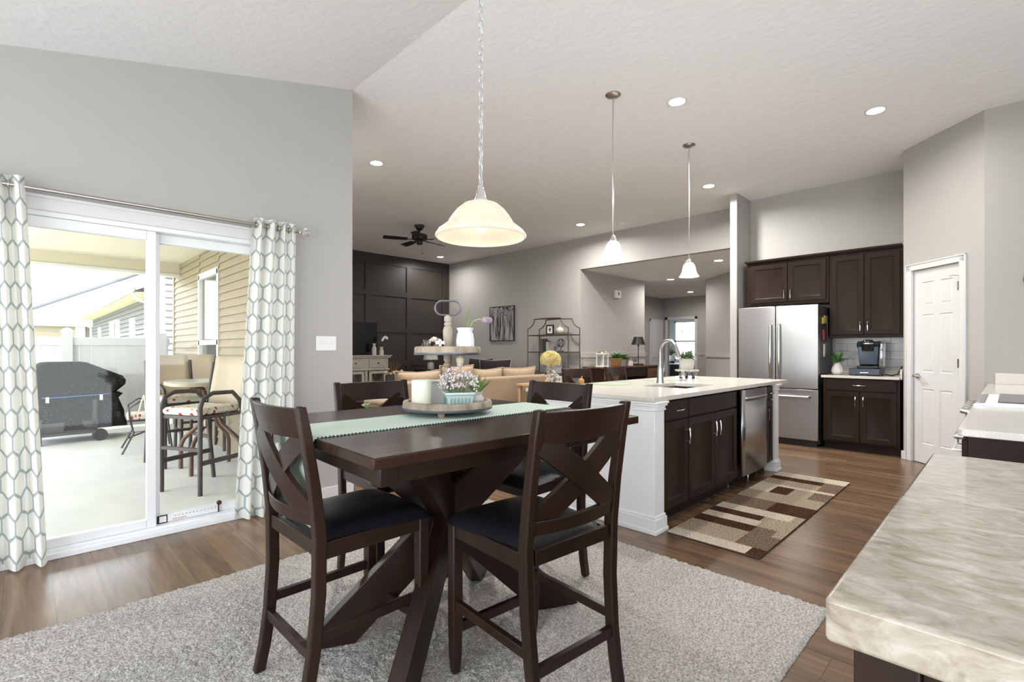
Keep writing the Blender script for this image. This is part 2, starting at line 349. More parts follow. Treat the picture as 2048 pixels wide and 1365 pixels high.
for z in (.31, 1.05, 1.82): M().box(.684, .703, -.010, .018, z, z + .09).build('hinge', NICKEL, pdp)
M().tube([(.70, .0, 1.93), (.70, -.01, 1.965), (.665, -.035, 1.972), (.635, -.045, 1.968)], .005, 6).build('hinge_stop', NICKEL, pdp)

# unseen walls added behind the viewer, openings sized to hold back daylight
k = M().box(BK - .1, 9, BK - .1, BK, 2.4, 3.6).box(BK - .1, -1.0, BK - .1, BK, 0, 2.4).box(2.4, 9, BK - .1, BK, 0, 2.4).box(BK - .1, BK, BK, YL, 2.3, 3.6).box(BK - .1, BK, BK, -1.6, 0, 2.3).box(BK - .1, BK, 3.4, YL, 0, 2.3)
struct(k.build('wall_rear_added', WALL))
# ---------------------------------------------------------------- sliding patio door (structure)
VIN = mat('white vinyl door frame', (.80, .81, .82), .35)
sd = bpy.data.objects.new('door_1', None); COL.objects.link(sd); struct(sd)
X0, X1 = -.27, 1.47
fr = M().box(X0, X1, YL - .0, YL + .13, 0, .05).box(X0, X0 + .04, YL, YL + .13, 0, 2.06).box(X1 - .04, X1, YL, YL + .13, 0, 2.06).box(X0, X1, YL, YL + .13, 2.02, 2.06)
fr.box(X0, X1, YL - .055, YL, 0, .035)
fr.build('frame', VIN, sd, bevel=.004)
def sash(x0, x1, y, name, st0=.065, st1=.065):
    s = M().box(x0, x0 + st0, y, y + .045, .05, 2.02).box(x1 - st1, x1, y, y + .045, .05, 2.02).box(x0 + st0, x1 - st1, y, y + .045, .05, .105).box(x0 + st0, x1 - st1, y, y + .045, 1.955, 2.02)
    so = s.build(name, VIN, sd, bevel=.004)
    M().box(x0 + st0, x1 - st1, y + .018, y + .024, .105, 1.955).build('glass_pane', PANE, so)
    return so
sash(X0 + .04, .635, YL + .015, 'sliding_panel', st1=.052)
sash(.615, X1 - .04, YL + .075, 'fixed_panel', st0=.05)
cs = M().box(X0 - .09, X1 + .04, YL - .018, YL, 2.05, 2.135).box(X0 - .09, X0, YL - .018, YL, 0, 2.05).box(X1, X1 + .04, YL - .018, YL, 0, 2.05).box(X0 - .10, X1 + .05, YL - .026, YL, 2.12, 2.14)
cs.build('casing', TRIM, sd, bevel=.004)
# ================================================================ kitchen island and kitchen cabinets
def bar_pull(name, parent, p, L, vertical=True, m=None, out=.03):
    "arched bar handle centred at p on a face looking to -y"
    x, y, z = p; a = L / 2; k = M(); n = 9
    d = (lambda t: (x, 0, z + t)) if vertical else (lambda t: (x + t, 0, z))
    arc = [Vector(d(-a + 2 * a * i / (n - 1))) + Vector((0, y - out - .006 * sin(pi * i / (n - 1)), 0)) for i in range(n)]
    k.tube(arc, .0055, 8)
    for t in (-a * .72, a * .72):
        q = Vector(d(t)); k.tube([q + Vector((0, y, 0)), q + Vector((0, y - out, 0))], .005, 8)
    return k.build(name, m or CHROME, parent, smooth=40)
def cab_door(parent, x0, x1, z0, z1, side, hz=None, th=.02, name='door', st=.058, hl=.115):
    w, h = x1 - x0, z1 - z0
    d = M().panels(w, h, th, [0, st, w - st, w], [0, st, h - st, h], [(1, 1)], g=.011, dp=.010, x=x0, y=-th, z=z0).build(name, CABW, parent, bevel=.002, seg=1)
    if side: bar_pull('handle', d, ((x0 + .035) if side == 'l' else (x1 - .035), -th, hz if hz is not None else z1 - .12), hl)
    return d
def cab_drawer(parent, x0, x1, z0, z1, handle=True, th=.02):
    d = M().box(x0, x1, -th, 0, z0, z1).build('drawer', CABW, parent, bevel=.004)
    if handle: bar_pull('handle', d, ((x0 + x1) / 2, -th, (z0 + z1) / 2), .125, False)
    return d
def cab_body(t, w, d, z0, z1, toe=True):
    b = M()
    b.box(0, w, 0, d, z0 + (.10 if toe else 0), z1)
    if toe: b.box(0, w, .065, d, z0, z0 + .10)
    return b.build('body', CABW, t, bevel=.0015, seg=1)
TOPZ = .914
# --- island: white end walls with post, base cabinets, dishwasher, worktop
IY = 1.685
def end_wall(name, label, x0, x1, xo, ylen, crown=True):
    t = thing(name, label, 'island end panel', (0, 0, 0))
    g = 1 if xo < x0 + .01 else -1
    M().box(x0, x1, IY - .02, ylen, 0, .884).build('panel', IWHITE, t, bevel=.003)
    e0, e1 = x0 - .014, x1 + .014
    b = M()
    for k, (o, z0, z1) in enumerate(((.022, 0, .03), (.015, .03, .10), (.008, .10, .118))):
        b.box(x0 - o, x1 + o, IY - .02 - o, ylen, z0, z1)
    b.build('plinth', IWHITE, t, bevel=.004)
    b = M()
    for o, z0, z1 in ((.010, .820, .831), (.006, .831, .851), (.017, .851, .867), (.025, .867, .883)):
        b.box(x0 - o, x1 + o, IY - .02 - o, ylen, z0, z1)
    b.build('crown', IWHITE, t, bevel=.004)
    return t
end_wall('island_end_panel', 'tall white panelled end wall of the island facing the dining table', 2.985, 3.115, 2.985, 2.72)
end_wall('island_end_panel', 'narrow white post and panel at the refrigerator end of the island', 5.395, 5.48, 5.48, 2.72)
t = thing('island_cabinet', 'dark island base cabinet with one drawer and one door next to white post', 'cabinet', (3.145, IY + .02, 0), group='island base cabinets')
cab_body(t, .372, .66, 0, .884); cab_drawer(t, .004, .366, .735, .868); cab_door(t, .004, .366, .115, .722, 'r', .60)
t = thing('island_cabinet', 'wide dark sink base cabinet with two doors under the island sink', 'cabinet', (3.52, IY + .02, 0), group='island base cabinets')
b = M().box(0, .925, 0, .16, .10, .884).box(0, .925, .62, .66, .1, .884).box(0, .02, .16, .62, .1, .884).box(.905, .925, .16, .62, .1, .884).box(0, .925, .16, .62, .1, .12).box(0, .925, .065, .66, 0, .1); b.build('body', CABW, t)
M().box(.006, .918, -.02, 0, .735, .868).build('false_drawer_front', CABW, t, bevel=.004)
cab_door(t, .006, .458, .115, .722, 'r', .60); cab_door(t, .466, .918, .115, .722, 'l', .60)
t = thing('dishwasher', 'stainless steel dishwasher with curved bar handle in the island', 'dishwasher', (4.455, IY + .02, 0))
M().box(.03, .64, .03, .62, .10, .876).box(.03, .64, .12, .62, .0, .1).build('body', BLACKM, t)
M().grid(lambda u, v: (.035 + .605 * u, -.022 - .012 * sin(pi * u), .115 + .757 * v), 10, 1).build('door', STEEL, t, smooth=40).modifiers.new('s', 'SOLIDIFY').thickness = -.03
M().tube([(.09, -.03, .80), (.095, -.058, .80), (.2, -.072, .80), (.35, -.076, .80), (.5, -.072, .80), (.60, -.058, .80), (.605, -.03, .80)], .013, 8).build('handle', STEEL, t, smooth=40)
for x in (.08, .58): M().lathe([(.0, 0), (.014, 0), (.014, .010), (.005, .012), (.005, .10)], (x, .10, 0), 10).build('levelling_foot', CHROME, t)
t = thing('island_cabinet', 'slim dark island cabinet with one drawer and one door beside the dishwasher', 'cabinet', (5.125, IY + .02, 0), group='island base cabinets')
cab_body(t, .25, .66, 0, .884); cab_drawer(t, .006, .244, .735, .868); cab_door(t, .006, .244, .115, .722, 'l', .60)
M().box(3.1, 5.4, 2.40, 2.46, 0, .884).build('island_back_panel', IWHITE); tag(bpy.data.objects['island_back_panel'], 'long white back panel of the island behind the bar stools', 'panel')
# worktop with the sink cut out
CX0, CX1, CY0, CY1 = 2.952, 5.73, 1.655, 2.82
SX0, SX1, SY0, SY1 = 3.85, 4.43, 1.87, 2.26
k = M()
for x0, x1, y0, y1 in ((CX0, SX0, CY0, CY1), (SX1, CX1, CY0, CY1), (SX0, SX1, CY0, SY0), (SX0, SX1, SY1, CY1)):
    k.face([(x0, y0, TOPZ), (x1, y0, TOPZ), (x1, y1, TOPZ), (x0, y1, TOPZ)]); k.face([(x0, y0, .885), (x0, y1, .885), (x1, y1, .885), (x1, y0, .885)])
k.loft([[(CX0, CY0, z), (CX1, CY0, z), (CX1, CY1, z), (CX0, CY1, z)] for z in (.885, TOPZ)], cap=False)
k.loft([[(SX0, SY0, z), (SX1, SY0, z), (SX1, SY1, z), (SX0, SY1, z)] for z in (.885, TOPZ)], cap=False)
tag(k.build('island_worktop', QUARTZ, weld=True, bevel=.003), 'long pale quartz worktop of the island with the sink', 'worktop')
k = M(); z0, z1 = .70, .884
k.loft([[(SX0 - .005, SY0 - .005, z1), (SX1 + .005, SY0 - .005, z1), (SX1 + .005, SY1 + .005, z1), (SX0 - .005, SY1 + .005, z1)], [(SX0 + .01, SY0 + .01, z0), (SX1 - .01, SY0 + .01, z0), (SX1 - .01, SY1 - .01, z0), (SX0 + .01, SY1 - .01, z0)]], cap=False)
k.face([(SX0 + .01, SY0 + .01, z0), (SX1 - .01, SY0 + .01, z0), (SX1 - .01, SY1 - .01, z0), (SX0 + .01, SY1 - .01, z0)])
s = k.build('sink', STEEL, weld=True, bevel=.02); tag(s, 'undermount stainless steel sink in the island worktop', 'sink')
M().lathe([(.0, .003), (.04, .003), (.043, 0)], (4.14, 2.07, .70), 20).build('drain', CHROME, s)
# faucet
t = thing('faucet', 'tall gooseneck stainless faucet behind the island sink', 'faucet', (4.30, 2.34, TOPZ))
M().lathe([(.0, 0), (.036, 0), (.036, .006), (.031, .03), (.0305, .10), (.026, .15), (.018, .185), (.017, .20)], (0, 0, 0), 20).build('base', STEEL, t, smooth=40)
g = Vector((-.10, -.30, 0)).normalized() * 1.0
arc = [(0, 0, .19), (0, 0, .30)] + [tuple(g * (.105 - .105 * cos(a)) + Vector((0, 0, .30 + .105 * sin(a) * 1.0))) for a in [R(x) for x in (20, 45, 70, 95, 120, 145)]]
M().tube(arc, .0155, 12).build('neck', STEEL, t, smooth=40)
e = Vector(arc[-1]); dn = (g * .42 + Vector((0, 0, -1))).normalized()
M().tube([e, e + dn * .03, e + dn * .09, e + dn * .125], [.0155, .018, .021, .019], 12).build('spray_head', STEEL, t, smooth=40)
M().tube([(.0, 0, .115), (.045, -.01, .118), (.055, -.012, .14), (.06, -.015, .215)], [.012, .012, .009, .006], 8).build('lever', STEEL, t, smooth=40)
# things on the island
SAGE = mat('sage woven placemat', (.30, .35, .25), .9, bump=(200, .4), spec=.05)
for (x, y), l in (((3.86, 2.60), 'round sage green placemat nearest the dining table on the island'), ((4.76, 2.58), 'round sage green placemat behind the faucet on the island')):
    k = M().lathe([(0, .0), (.185, 0), (.188, .002), (.185, .004), (0, .005)], (0, 0, 0), 36).build('placemat', SAGE, loc=(x, y, TOPZ)); tag(k, l, 'placemat', 'placemats on the island')
t = thing('glass_goblet', 'small stemmed clear glass candle holder on the island behind the sink', 'glass', (4.80, 2.36, TOPZ))
M().lathe([(.0, 0), (.035, 0), (.03, .006), (.007, .012), (.007, .035), (.03, .05), (.036, .075), (.033, .10), (.031, .10), (.034, .075), (.028, .054), (0, .045)], (0, 0, 0), 20).build('bowl', CLEAR, t, smooth=40)
t = thing('plant_riser', 'small round wooden riser with beaded edge on the island', 'riser', (5.22, 2.52, TOPZ))
RISER = mat('whitewashed grey wood', (.34, .29, .23), .7, var=(20, (.50, .46, .40), (1, 1, .3)))
M().lathe([(0, .075), (.115, .075), (.118, .08), (.118, .09), (.112, .096), (0, .096)], (0, 0, 0), 28).build('top', RISER, t, smooth=40)
k = M()
for i in range(28): k.ball((.119 * cos(i * pi / 14), .119 * sin(i * pi / 14), .088), .009, n=4)
k.build('bead_trim', RISER, t, smooth=40)
for i in range(3):
    a = i * 2.09 + .5; M().lathe([(.014, 0), (.02, .012), (.012, .03), (.02, .05), (.022, .076)], (.075 * cos(a), .075 * sin(a), 0), 10).build('leg', STEELD, t, smooth=40)
LEAFG = mat('dusty green leaves', (.10, .16, .08), .6, var=(30, (.20, .27, .15)))
LEAFD = mat('deep green leaves', (.03, .10, .02), .45, var=(20, (.07, .19, .04)))
def leaf(k, base, dirv, L, w, droop=.3, n=5):
    "a folded strap leaf growing from base along dirv"
    base = Vector(base); d = Vector(dirv).normalized(); s = d.cross(Vector((0, 0, 1)))
    if s.length < .05: s = Vector((1, 0, 0))
    s.normalize(); pr = None
    for i in range(n + 1):
        t = i / n; p = base + d * L * t + Vector((0, 0, -droop * L * t * t)); ww = w * (sin(pi * min(.06 + t * .94, 1)) ** .7 + .02) / 2
        u = s.cross(d) * ww * .5
        row = [k.bm.verts.new(p - s * ww + u), k.bm.verts.new(p), k.bm.verts.new(p + s * ww + u)]
        if pr:
            for a in (0, 1): k.bm.faces.new((pr[a], pr[a + 1], row[a + 1], row[a]))
        pr = row
def bushy(parent, z, rad, h, n, L, w, m, seed=1, name='leaves', droop=.35):
    rnd = random.Random(seed); k = M()
    for i in range(n):
        a = rnd.uniform(0, 2 * pi); e = rnd.uniform(.1, 1.4); r = rad * rnd.random() ** .5
        b = Vector((r * cos(a), r * sin(a), z + rnd.random() * h)); leaf(k, b, (cos(a) * cos(e), sin(a) * cos(e), sin(e)), L * rnd.uniform(.6, 1.1), w, droop, 3)
    return k.build(name, m, parent)
CEMENT = mat('pale ribbed cement', (.52, .49, .45), .85, bump=(120, .5, (1, 1, .05)))
t = thing('potted_plant', 'leafy grey green plant in a cream ribbed pot on the island riser', 'plant', (5.22, 2.52, TOPZ + .096))
M().lathe([(0, .002), (.068, 0), (.074, .02), (.082, .12), (.078, .125), (.07, .11), (0, .105)], (0, 0, 0), 24).build('pot', CEMENT, t, smooth=40)
bushy(t, .10, .06, .06, 130, .10, .026, LEAFG, 3)
k = M(); k.ball((0, 0, .028), .03, (1.1, .8, .9), 8).tube([(0, 0, .05), (.01, 0, .075)], .005, 6)
tag(k.build('gourd_ornament', mat('burnt orange ornament', (.34, .17, .04), .5), smooth=40, loc=(3.64, 2.77, TOPZ)), 'small orange ornament at the back edge of the island', 'ornament')

# --- kitchen wall run (faces -X): local x -> world -Y, local y -> world +X
KR = R(-90)
t = thing('base_cabinet', 'dark base cabinet with a drawer and two doors beside the refrigerator', 'cabinet', (7.10, 1.645, 0), KR)
cab_body(t, .76, .68, 0, .884); cab_drawer(t, .03, .73, .735, .868); cab_door(t, .03, .376, .12, .72, 'r', .61); cab_door(t, .384, .73, .12, .72, 'l', .61)
k = M().box(7.055, 7.795, .885, 1.66, .885, TOPZ).box(7.775, 7.795, .885, 1.66, TOPZ, 1.01).box(7.1, 7.775, .865, .885, .885, 1.005)
tag(k.build('kitchen_worktop', QUARTZ, bevel=.003), 'short cream quartz worktop under the coffee maker', 'worktop')
t = thing('wall_cabinet', 'tall dark wall cabinet with two doors above the coffee maker', 'cabinet', (7.42, 1.648, 0), KR)
cab_body(t, .745, .375, 1.385, 2.45, False); cab_door(t, .02, .369, 1.42, 2.415, 'r', 1.52); cab_door(t, .376, .725, 1.42, 2.415, 'l', 1.52)
M().box(-.01, .745, -.03, .375, 2.45, 2.465).box(-.02, .745, -.045, .375, 2.465, 2.492).build('crown', CABW, t, bevel=.004)
t = thing('wall_cabinet', 'short dark wall cabinet with two doors above the refrigerator', 'cabinet', (7.42, 2.672, 0), KR)
cab_body(t, 1.018, .375, 1.845, 2.45, False); cab_door(t, .05, .53, 1.885, 2.415, 'r', 1.985); cab_door(t, .538, .985, 1.885, 2.415, 'l', 1.985)
M().box(0, 1.01, -.03, .375, 2.45, 2.465).box(-.02, 1.0, -.045, .375, 2.465, 2.492).build('crown', CABW, t, bevel=.004)
# subway tile
TILE = mat('grey white subway tile', (.62, .62, .63), .15); nt, bs = NT(TILE)
tc = nd(nt, 'ShaderNodeTexCoord'); mp = nd(nt, 'ShaderNodeMapping'); mp.inputs['Rotation'].default_value = (R(90), 0, R(90)); mp.inputs['Location'].default_value = (.05, .0, 0); mp.vector_type = 'TEXTURE'
sx = nd(nt, 'ShaderNodeSeparateXYZ'); cxn = nd(nt, 'ShaderNodeCombineXYZ'); nt.links.new(tc.outputs['Object'], sx.inputs[0]); nt.links.new(sx.outputs['Y'], cxn.inputs[0]); nt.links.new(math_(nt, 'ADD', sx.outputs['Z'], .09), cxn.inputs[1])
br = nd(nt, 'ShaderNodeTexBrick'); br.inputs['Scale'].default_value = 1; br.inputs['Brick Width'].default_value = .305; br.inputs['Row Height'].default_value = .1; br.inputs['Mortar Size'].default_value = .0028
br.inputs['Color1'].default_value = (.60, .60, .62, 1); br.inputs['Color2'].default_value = (.66, .66, .67, 1); br.inputs['Mortar'].default_value = (.13, .12, .12, 1); nt.links.new(cxn.outputs[0], br.inputs['Vector']); nt.links.new(br.outputs[0], bs.inputs['Base Color'])
struct(M().box(7.788, 7.8, .86, 1.66, 1.01, 1.385).build('trim_6', TILE))
# --- refrigerator
t = thing('refrigerator', 'stainless steel french door refrigerator with bottom freezer drawer', 'refrigerator', (7.05, 2.654, 0), KR)
FW = .965
M().box(.005, FW - .005, .075, .74, .03, 1.79).build('body', mat('dark grey fridge side', (.055, .05, .048), .4), t, bevel=.006)
def curved_door(x0, x1, z0, z1, name, bow=.012):
    k = M(); n = 10
    ring = [(x0 + (x1 - x0) * i / n, -bow * sin(pi * (x0 + (x1 - x0) * i / n) / FW)) for i in range(n + 1)]
    poly = ring + [(x1, .07), (x0, .07)]
    k.loft([[(x, y, z) for x, y in poly] for z in (z0, z1)]); return k.build(name, STEEL, t, smooth=30, bevel=.004)
d1 = curved_door(.0, .474, .735, 1.80, 'door'); d2 = curved_door(.482, FW, .735, 1.80, 'door'); d3 = curved_door(.0, FW, .085, .722, 'freezer_drawer')
def fr_handle(parent, x): M().tube([(x, -.012, .80), (x, -.045, .82), (x, -.062, 1.0), (x, -.068, 1.18), (x, -.062, 1.36), (x, -.045, 1.55), (x, -.012, 1.57)], [.012, .014, .016, .016, .016, .014, .012], 10).build('handle', CHROME, parent, smooth=40)
fr_handle(d1, .425); fr_handle(d2, .53)
M().tube([(.07, -.012, .63), (.08, -.05, .63), (.25, -.066, .63), (.48, -.07, .63), (.71, -.066, .63), (.87, -.05, .63), (.88, -.012, .63)], .014, 10).build('handle', STEEL, d3, smooth=40)
M().box(.70, .80, -.0125, -.0085, 1.735, 1.752).build('badge', CHROME, d2)
M().box(.02, FW - .02, .03, .09, .0, .085).build('toe_grille', BLACKM, t)
# magnets and notes on the fridge side (faces -Y)
for (x, z, w_, h_, col, nm, lb) in ((7.30, 1.62, .10, .10, (.45, .30, .10), 'fridge_magnet', 'amber square magnet high on the refrigerator side'), (7.22, 1.60, .05, .08, (.55, .50, .10), 'fridge_magnet', 'yellow magnet near the refrigerator door edge'),
                                    (7.25, 1.42, .07, .13, (.30, .05, .06), 'fridge_magnet', 'dark red magnet on the refrigerator side below the yellow one'), (7.45, 1.50, .16, .34, (.05, .04, .03), 'photo_print', 'dark photo held to the refrigerator side'), (7.28, 1.22, .05, .16, (.70, .62, .54), 'paper_note', 'narrow pale paper note low on the refrigerator side')):
    tag(M().box(x, x + w_, 1.674, 1.689, z - h_ / 2, z + h_ / 2).build(nm, mat(nm + lb[:6], col, .4), bevel=.002), lb, nm.split('_')[1] if 'note' in nm or 'magnet' in nm else 'photo')
# --- coffee maker on its pod drawer, plant vase
t = thing('pod_drawer', 'slim dark blue grey coffee pod drawer under the coffee maker', 'drawer', (7.22, 1.40, TOPZ), KR)
M().box(0, .31, .0, .32, .012, .085).build('body', mat('slate black metal', (.035, .042, .06), .35), t, bevel=.004)
M().box(.005, .305, -.008, 0, .016, .08).build('drawer_front', mat('slate drawer front', (.05, .062, .095), .35), t, bevel=.002)
M().tube([(.12, -.008, .04), (.12, -.022, .038), (.20, -.022, .038), (.20, -.008, .04)], .004, 6).build('handle', CHROME, t)
for x in (.02, .29):
    for y in (.02, .3): M().lathe([(.008, 0), (.01, .013)], (x, y, 0), 8).build('foot', BLACKM, t)
t = thing('coffee_maker', 'black single serve coffee maker with a dark blue reservoir on the pod drawer', 'coffee maker', (7.25, 1.36, TOPZ + .085), KR)
SMOKE = mat('smoky blue plastic', (.045, .065, .10), .12)
M().box(.03, .25, .02, .24, .0, .035).build('base', BLACKP, t, bevel=.01)
k = M(); rr = [(.045, .235, .10, .24, .035), (.035, .245, .10, .24, .2), (.02, .26, .06, .245, .29), (.035, .245, .03, .24, .335)]
k.loft([[(a, c_, z), (b_, c_, z), (b_, d_, z), (a, d_, z)] for a, b_, c_, d_, z in rr]); k.build('housing', BLACKP, t, bevel=.012)
M().loft([[(.05, .06, .05), (.23, .06, .05), (.23, .10, .05), (.05, .10, .05)], [(.035, .05, .27), (.245, .05, .27), (.245, .1, .27), (.035, .1, .27)]]).build('splash_panel', SMOKE, t, bevel=.008)
M().lathe([(.0, .21), (.05, .21), (.06, .225), (.066, .29), (.07, .30)], (.14, .045, 0), 24).build('brew_head', BLACKP, t, smooth=40)
M().lathe([(.07, .298), (.073, .302), (.072, .312), (.066, .316)], (.14, .045, 0), 24).build('trim_ring', CHROME, t, smooth=40)
M().lathe([(.066, .314), (.06, .335), (.045, .35), (0, .355)], (.14, .045, 0), 24).build('lid', BLACKP, t, smooth=40)
M().box(.07, .21, -.02, .05, .0, .02).build('drip_tray', BLACKM, t, bevel=.006)
M().loft([[(.25, .06, .02), (.285, .06, .02), (.285, .22, .02), (.25, .22, .02)], [(.255, .06, .31), (.292, .06, .31), (.292, .22, .31), (.255, .22, .31)]]).build('water_reservoir', CLEAR, t, bevel=.008)
tag(M().tube([(7.40, 1.062, .922), (7.36, 1.04, .93), (7.33, 1.01, .922), (7.38, .985, .92), (7.44, 1.0, .921), (7.50, .99, .924), (7.6, .97, .93), (7.77, .95, 1.02)], .007, 6).build('power_cord', BLACKM, smooth=40), 'black power cord looped beside the coffee maker', 'cord')
t = thing('vase_plant', 'spiky green plant in a white ribbed teardrop vase on the kitchen worktop', 'plant', (7.30, 1.535, TOPZ))
k = M(); n = 48; prof = [(.035, 0), (.058, .02), (.066, .05), (.058, .09), (.038, .125), (.028, .145), (.03, .15)]
k.loft([[(r * (1 + .05 * (i % 4 < 2)) * cos(2 * pi * i / n), r * (1 + .05 * (i % 4 < 2)) * sin(2 * pi * i / n), z) for i in range(n)] for r, z in prof])
k.build('vase', mat('matt white ribbed ceramic', (.72, .69, .66), .6), t, smooth=60)
k = M(); rnd = random.Random(5)
for i in range(26):
    a = rnd.uniform(0, 2 * pi); e = rnd.uniform(.35, 1.35); leaf(k, (0, 0, .14), (cos(a) * cos(e), sin(a) * cos(e), sin(e)), rnd.uniform(.17, .26), .028, .25, 6)
k.build('leaves', LEAFD, t)
# --- range, its worktops, and the stone topped counter close to the camera
t = thing('range', 'stainless steel range with slanted front knobs beside the cream worktop', 'range', (3.85, 0, 0))
M().box(0, .76, -.52, .13, .08, .895).build('body', BLACKM, t)
M().loft([[(x, .13, .895), (x, .10, .935), (x, -.52, .935), (x, -.52, .895)] for x in (0, .76)]).build('top_frame', WHITEM, t, bevel=.003)
M().box(.02, .74, -.50, .05, .935, .942).build('cooktop', mat('dark ceramic glass', (.05, .052, .055), .08), t, bevel=.002)
M().loft([[(x, .13, .80), (x, .185, .80), (x, .145, .93), (x, .10, .936)] for x in (0, .76)]).build('control_panel', STEEL, t, bevel=.004)
for i in range(5):
    x = .08 + i * .15; q = Matrix.Rotation(R(-73), 3, 'X')
    M().lathe([(0, 0), (.028, 0), (.026, .012), (.019, .016), (.018, .042), (0, .044)], (x, .166, .865), 16, q).build('knob', CHROME, t, smooth=40)
M().box(.01, .75, .13, .17, .2, .79).build('oven_door', STEEL, t, bevel=.006)
M().tube([(.06, .17, .72), (.06, .225, .72), (.70, .225, .72), (.70, .17, .72)], .014, 8).build('oven_handle', STEEL, t, smooth=40)
def r_poly(x0, x1, y0, y1, r, n=6):
    return [(x0 + r - r * cos(a), y1 - r + r * sin(a)) for a in [pi / 2 * i / n for i in range(n + 1)]] + [(x1, y1), (x1, y0), (x0, y0)]
k = M(); k.prism(r_poly(2.68, 3.845, -.5, .152, .02), 'z', .885, TOPZ)
tag(k.build('range_worktop', QUARTZ, bevel=.004), 'cream worktop this side of the range', 'worktop')
t = thing('base_cabinet', 'dark base cabinet end below the cream worktop by the range', 'cabinet', (2.70, 0, 0))
M().box(0, 1.14, -.5, .12, .1, .884).build('body', CABW, t); M().box(.015, 1.12, .12, .14, .12, .72).build('door', CABW, t, bevel=.003)
k = M().box(.015, 1.12, .12, .14, .735, .868).build('drawer', CABW, t, bevel=.003); M().tube([(.10, .14, .81), (.10, .17, .81), (.28, .17, .81), (.28, .14, .81)], .006, 6).build('handle', CHROME, k)
k = M().box(4.615, 6.385, -.5, .15, .885, TOPZ).box(6.37, 6.385, -.5, .10, TOPZ, 1.015)
tag(k.build('corner_worktop', QUARTZ, bevel=.003), 'cream worktop with side splash beyond the range', 'worktop')
t = thing('base_cabinet', 'dark base cabinet beyond the range by the pantry wall', 'cabinet', (4.62, 0, 0))
M().box(0, 1.75, -.5, .12, .1, .884).build('body', CABW, t)
STONE = mat('polished beige marble', (.50, .44, .37), .09, spec=.55); nt, bs = NT(STONE)
tc = nd(nt, 'ShaderNodeTexCoord'); mp = nd(nt, 'ShaderNodeMapping'); mp.inputs['Scale'].default_value = (2.0, 1, 1.6); mp.inputs['Rotation'].default_value = (0, 0, R(-12)); nt.links.new(tc.outputs['Object'], mp.inputs[0])
n1 = nd(nt, 'ShaderNodeTexNoise'); n1.inputs['Scale'].default_value = 15; n1.inputs['Detail'].default_value = 9; n1.inputs['Roughness'].default_value = .68; n1.inputs['Distortion'].default_value = 1.1; nt.links.new(mp.outputs[0], n1.inputs['Vector'])
r1 = nd(nt, 'ShaderNodeValToRGB'); el = r1.color_ramp.elements; el[0].position = .30; el[0].color = (.24, .195, .145, 1); el[1].position = .68; el[1].color = (.56, .515, .46, 1)
for p, c_ in ((.42, (.35, .30, .24, 1)), (.52, (.42, .37, .31, 1)), (.60, (.485, .435, .38, 1))): e = el.new(p); e.color = c_
nt.links.new(n1.outputs['Fac'], r1.inputs[0])
n2 = nd(nt, 'ShaderNodeTexNoise'); n2.inputs['Scale'].default_value = 5; n2.inputs['Detail'].default_value = 6; n2.inputs['Distortion'].default_value = 2.2; nt.links.new(mp.outputs[0], n2.inputs['Vector'])
vein = math_(nt, 'LESS_THAN', math_(nt, 'ABSOLUTE', math_(nt, 'SUBTRACT', n2.outputs['Fac'], .5)), .006)
mx = nd(nt, 'ShaderNodeMix', data_type='RGBA'); nt.links.new(math_(nt, 'MULTIPLY', vein, .12), mx.inputs[0]); nt.links.new(r1.outputs[0], mx.inputs[6]); mx.inputs[7].default_value = (.16, .12, .09, 1)
nt.links.new(mx.outputs[2], bs.inputs['Base Color'])
k = M(); k.prism(r_poly(.738, 2.005, -.9, .170, .008, 4), 'z', .857, .914)
tag(k.build('stone_worktop', STONE, bevel=.006, seg=3), 'thick polished beige marble counter top closest to the viewer', 'worktop')
t = thing('counter_cabinet', 'dark wood base cabinet under the thick marble counter top', 'cabinet', (.80, 0, 0))
M().box(0, .07, .08, .15, 0, .856).build('leg', ESP, t, bevel=.003)
M().box(1.12, 1.19, .08, .15, 0, .856).build('leg', ESP, t, bevel=.003)
M().box(.07, 1.12, .10, .13, .78, .856).box(.02, .05, -.85, .08, .78, .856).build('apron', ESP, t, bevel=.002)
M().box(.10, 1.10, -.85, .02, .02, .76).build('cabinet_body', ESP, t)
# --- kitchen mat with its block pattern
MX0, MX1, MY0, MY1 = 3.07, 5.39, 1.035, 1.625
MC = dict(c=shag('cream mat pile', (.40, .335, .255), (.66, .585, .48), 90), b=shag('beige mat pile', (.22, .165, .115), (.46, .375, .285), 90), t=shag('taupe mat pile', (.085, .053, .036), (.25, .175, .13), 90), d=shag('dark brown mat pile', (.030, .012, .006), (.10, .048, .028), 90), e=mat('mauve brown bound edge', (.10, .055, .05), .8))
rows = [(3.07, 3.2, [('c', 1.12), ('d', 1.035)]), (3.2, 3.46, [('b', 1.23), ('t', 1.035)]), (3.46, 3.60, [('d', 1.23), ('t', 1.1), ('b', 1.035)]), (3.60, 3.73, [('c', 1.24), ('b', 1.035)]), (3.73, 3.85, [('d', 1.26), ('b', 1.035)]), (3.85, 4.0, [('c', 1.10), ('b', 1.035)]),
        (4.0, 4.28, [('t', 1.31), ('d', 1.035)]), (4.28, 4.54, [('b', 1.17), ('b', 1.035)]), (4.54, 4.79, [('c', 1.46), ('d', 1.32), ('b', 1.17), ('t', 1.035)]), (4.79, 4.86, [('c', 1.035)]), (4.86, 5.06, [('b', 1.18), ('t', 1.035)]), (5.06, 5.20, [('d', 1.19), ('t', 1.035)]), (5.20, 5.39, [('c', 1.035)])]
k = M(); keys = list(MC)
for x0, x1, seg in rows:
    y = MY1
    for ch, y1 in seg: k.face([(x0, y1, .012), (x1, y1, .012), (x1, y, .012), (x0, y, .012)], keys.index(ch)); y = y1
for f in k.bm.faces:
    if f.normal.z < 0: f.normal_flip()
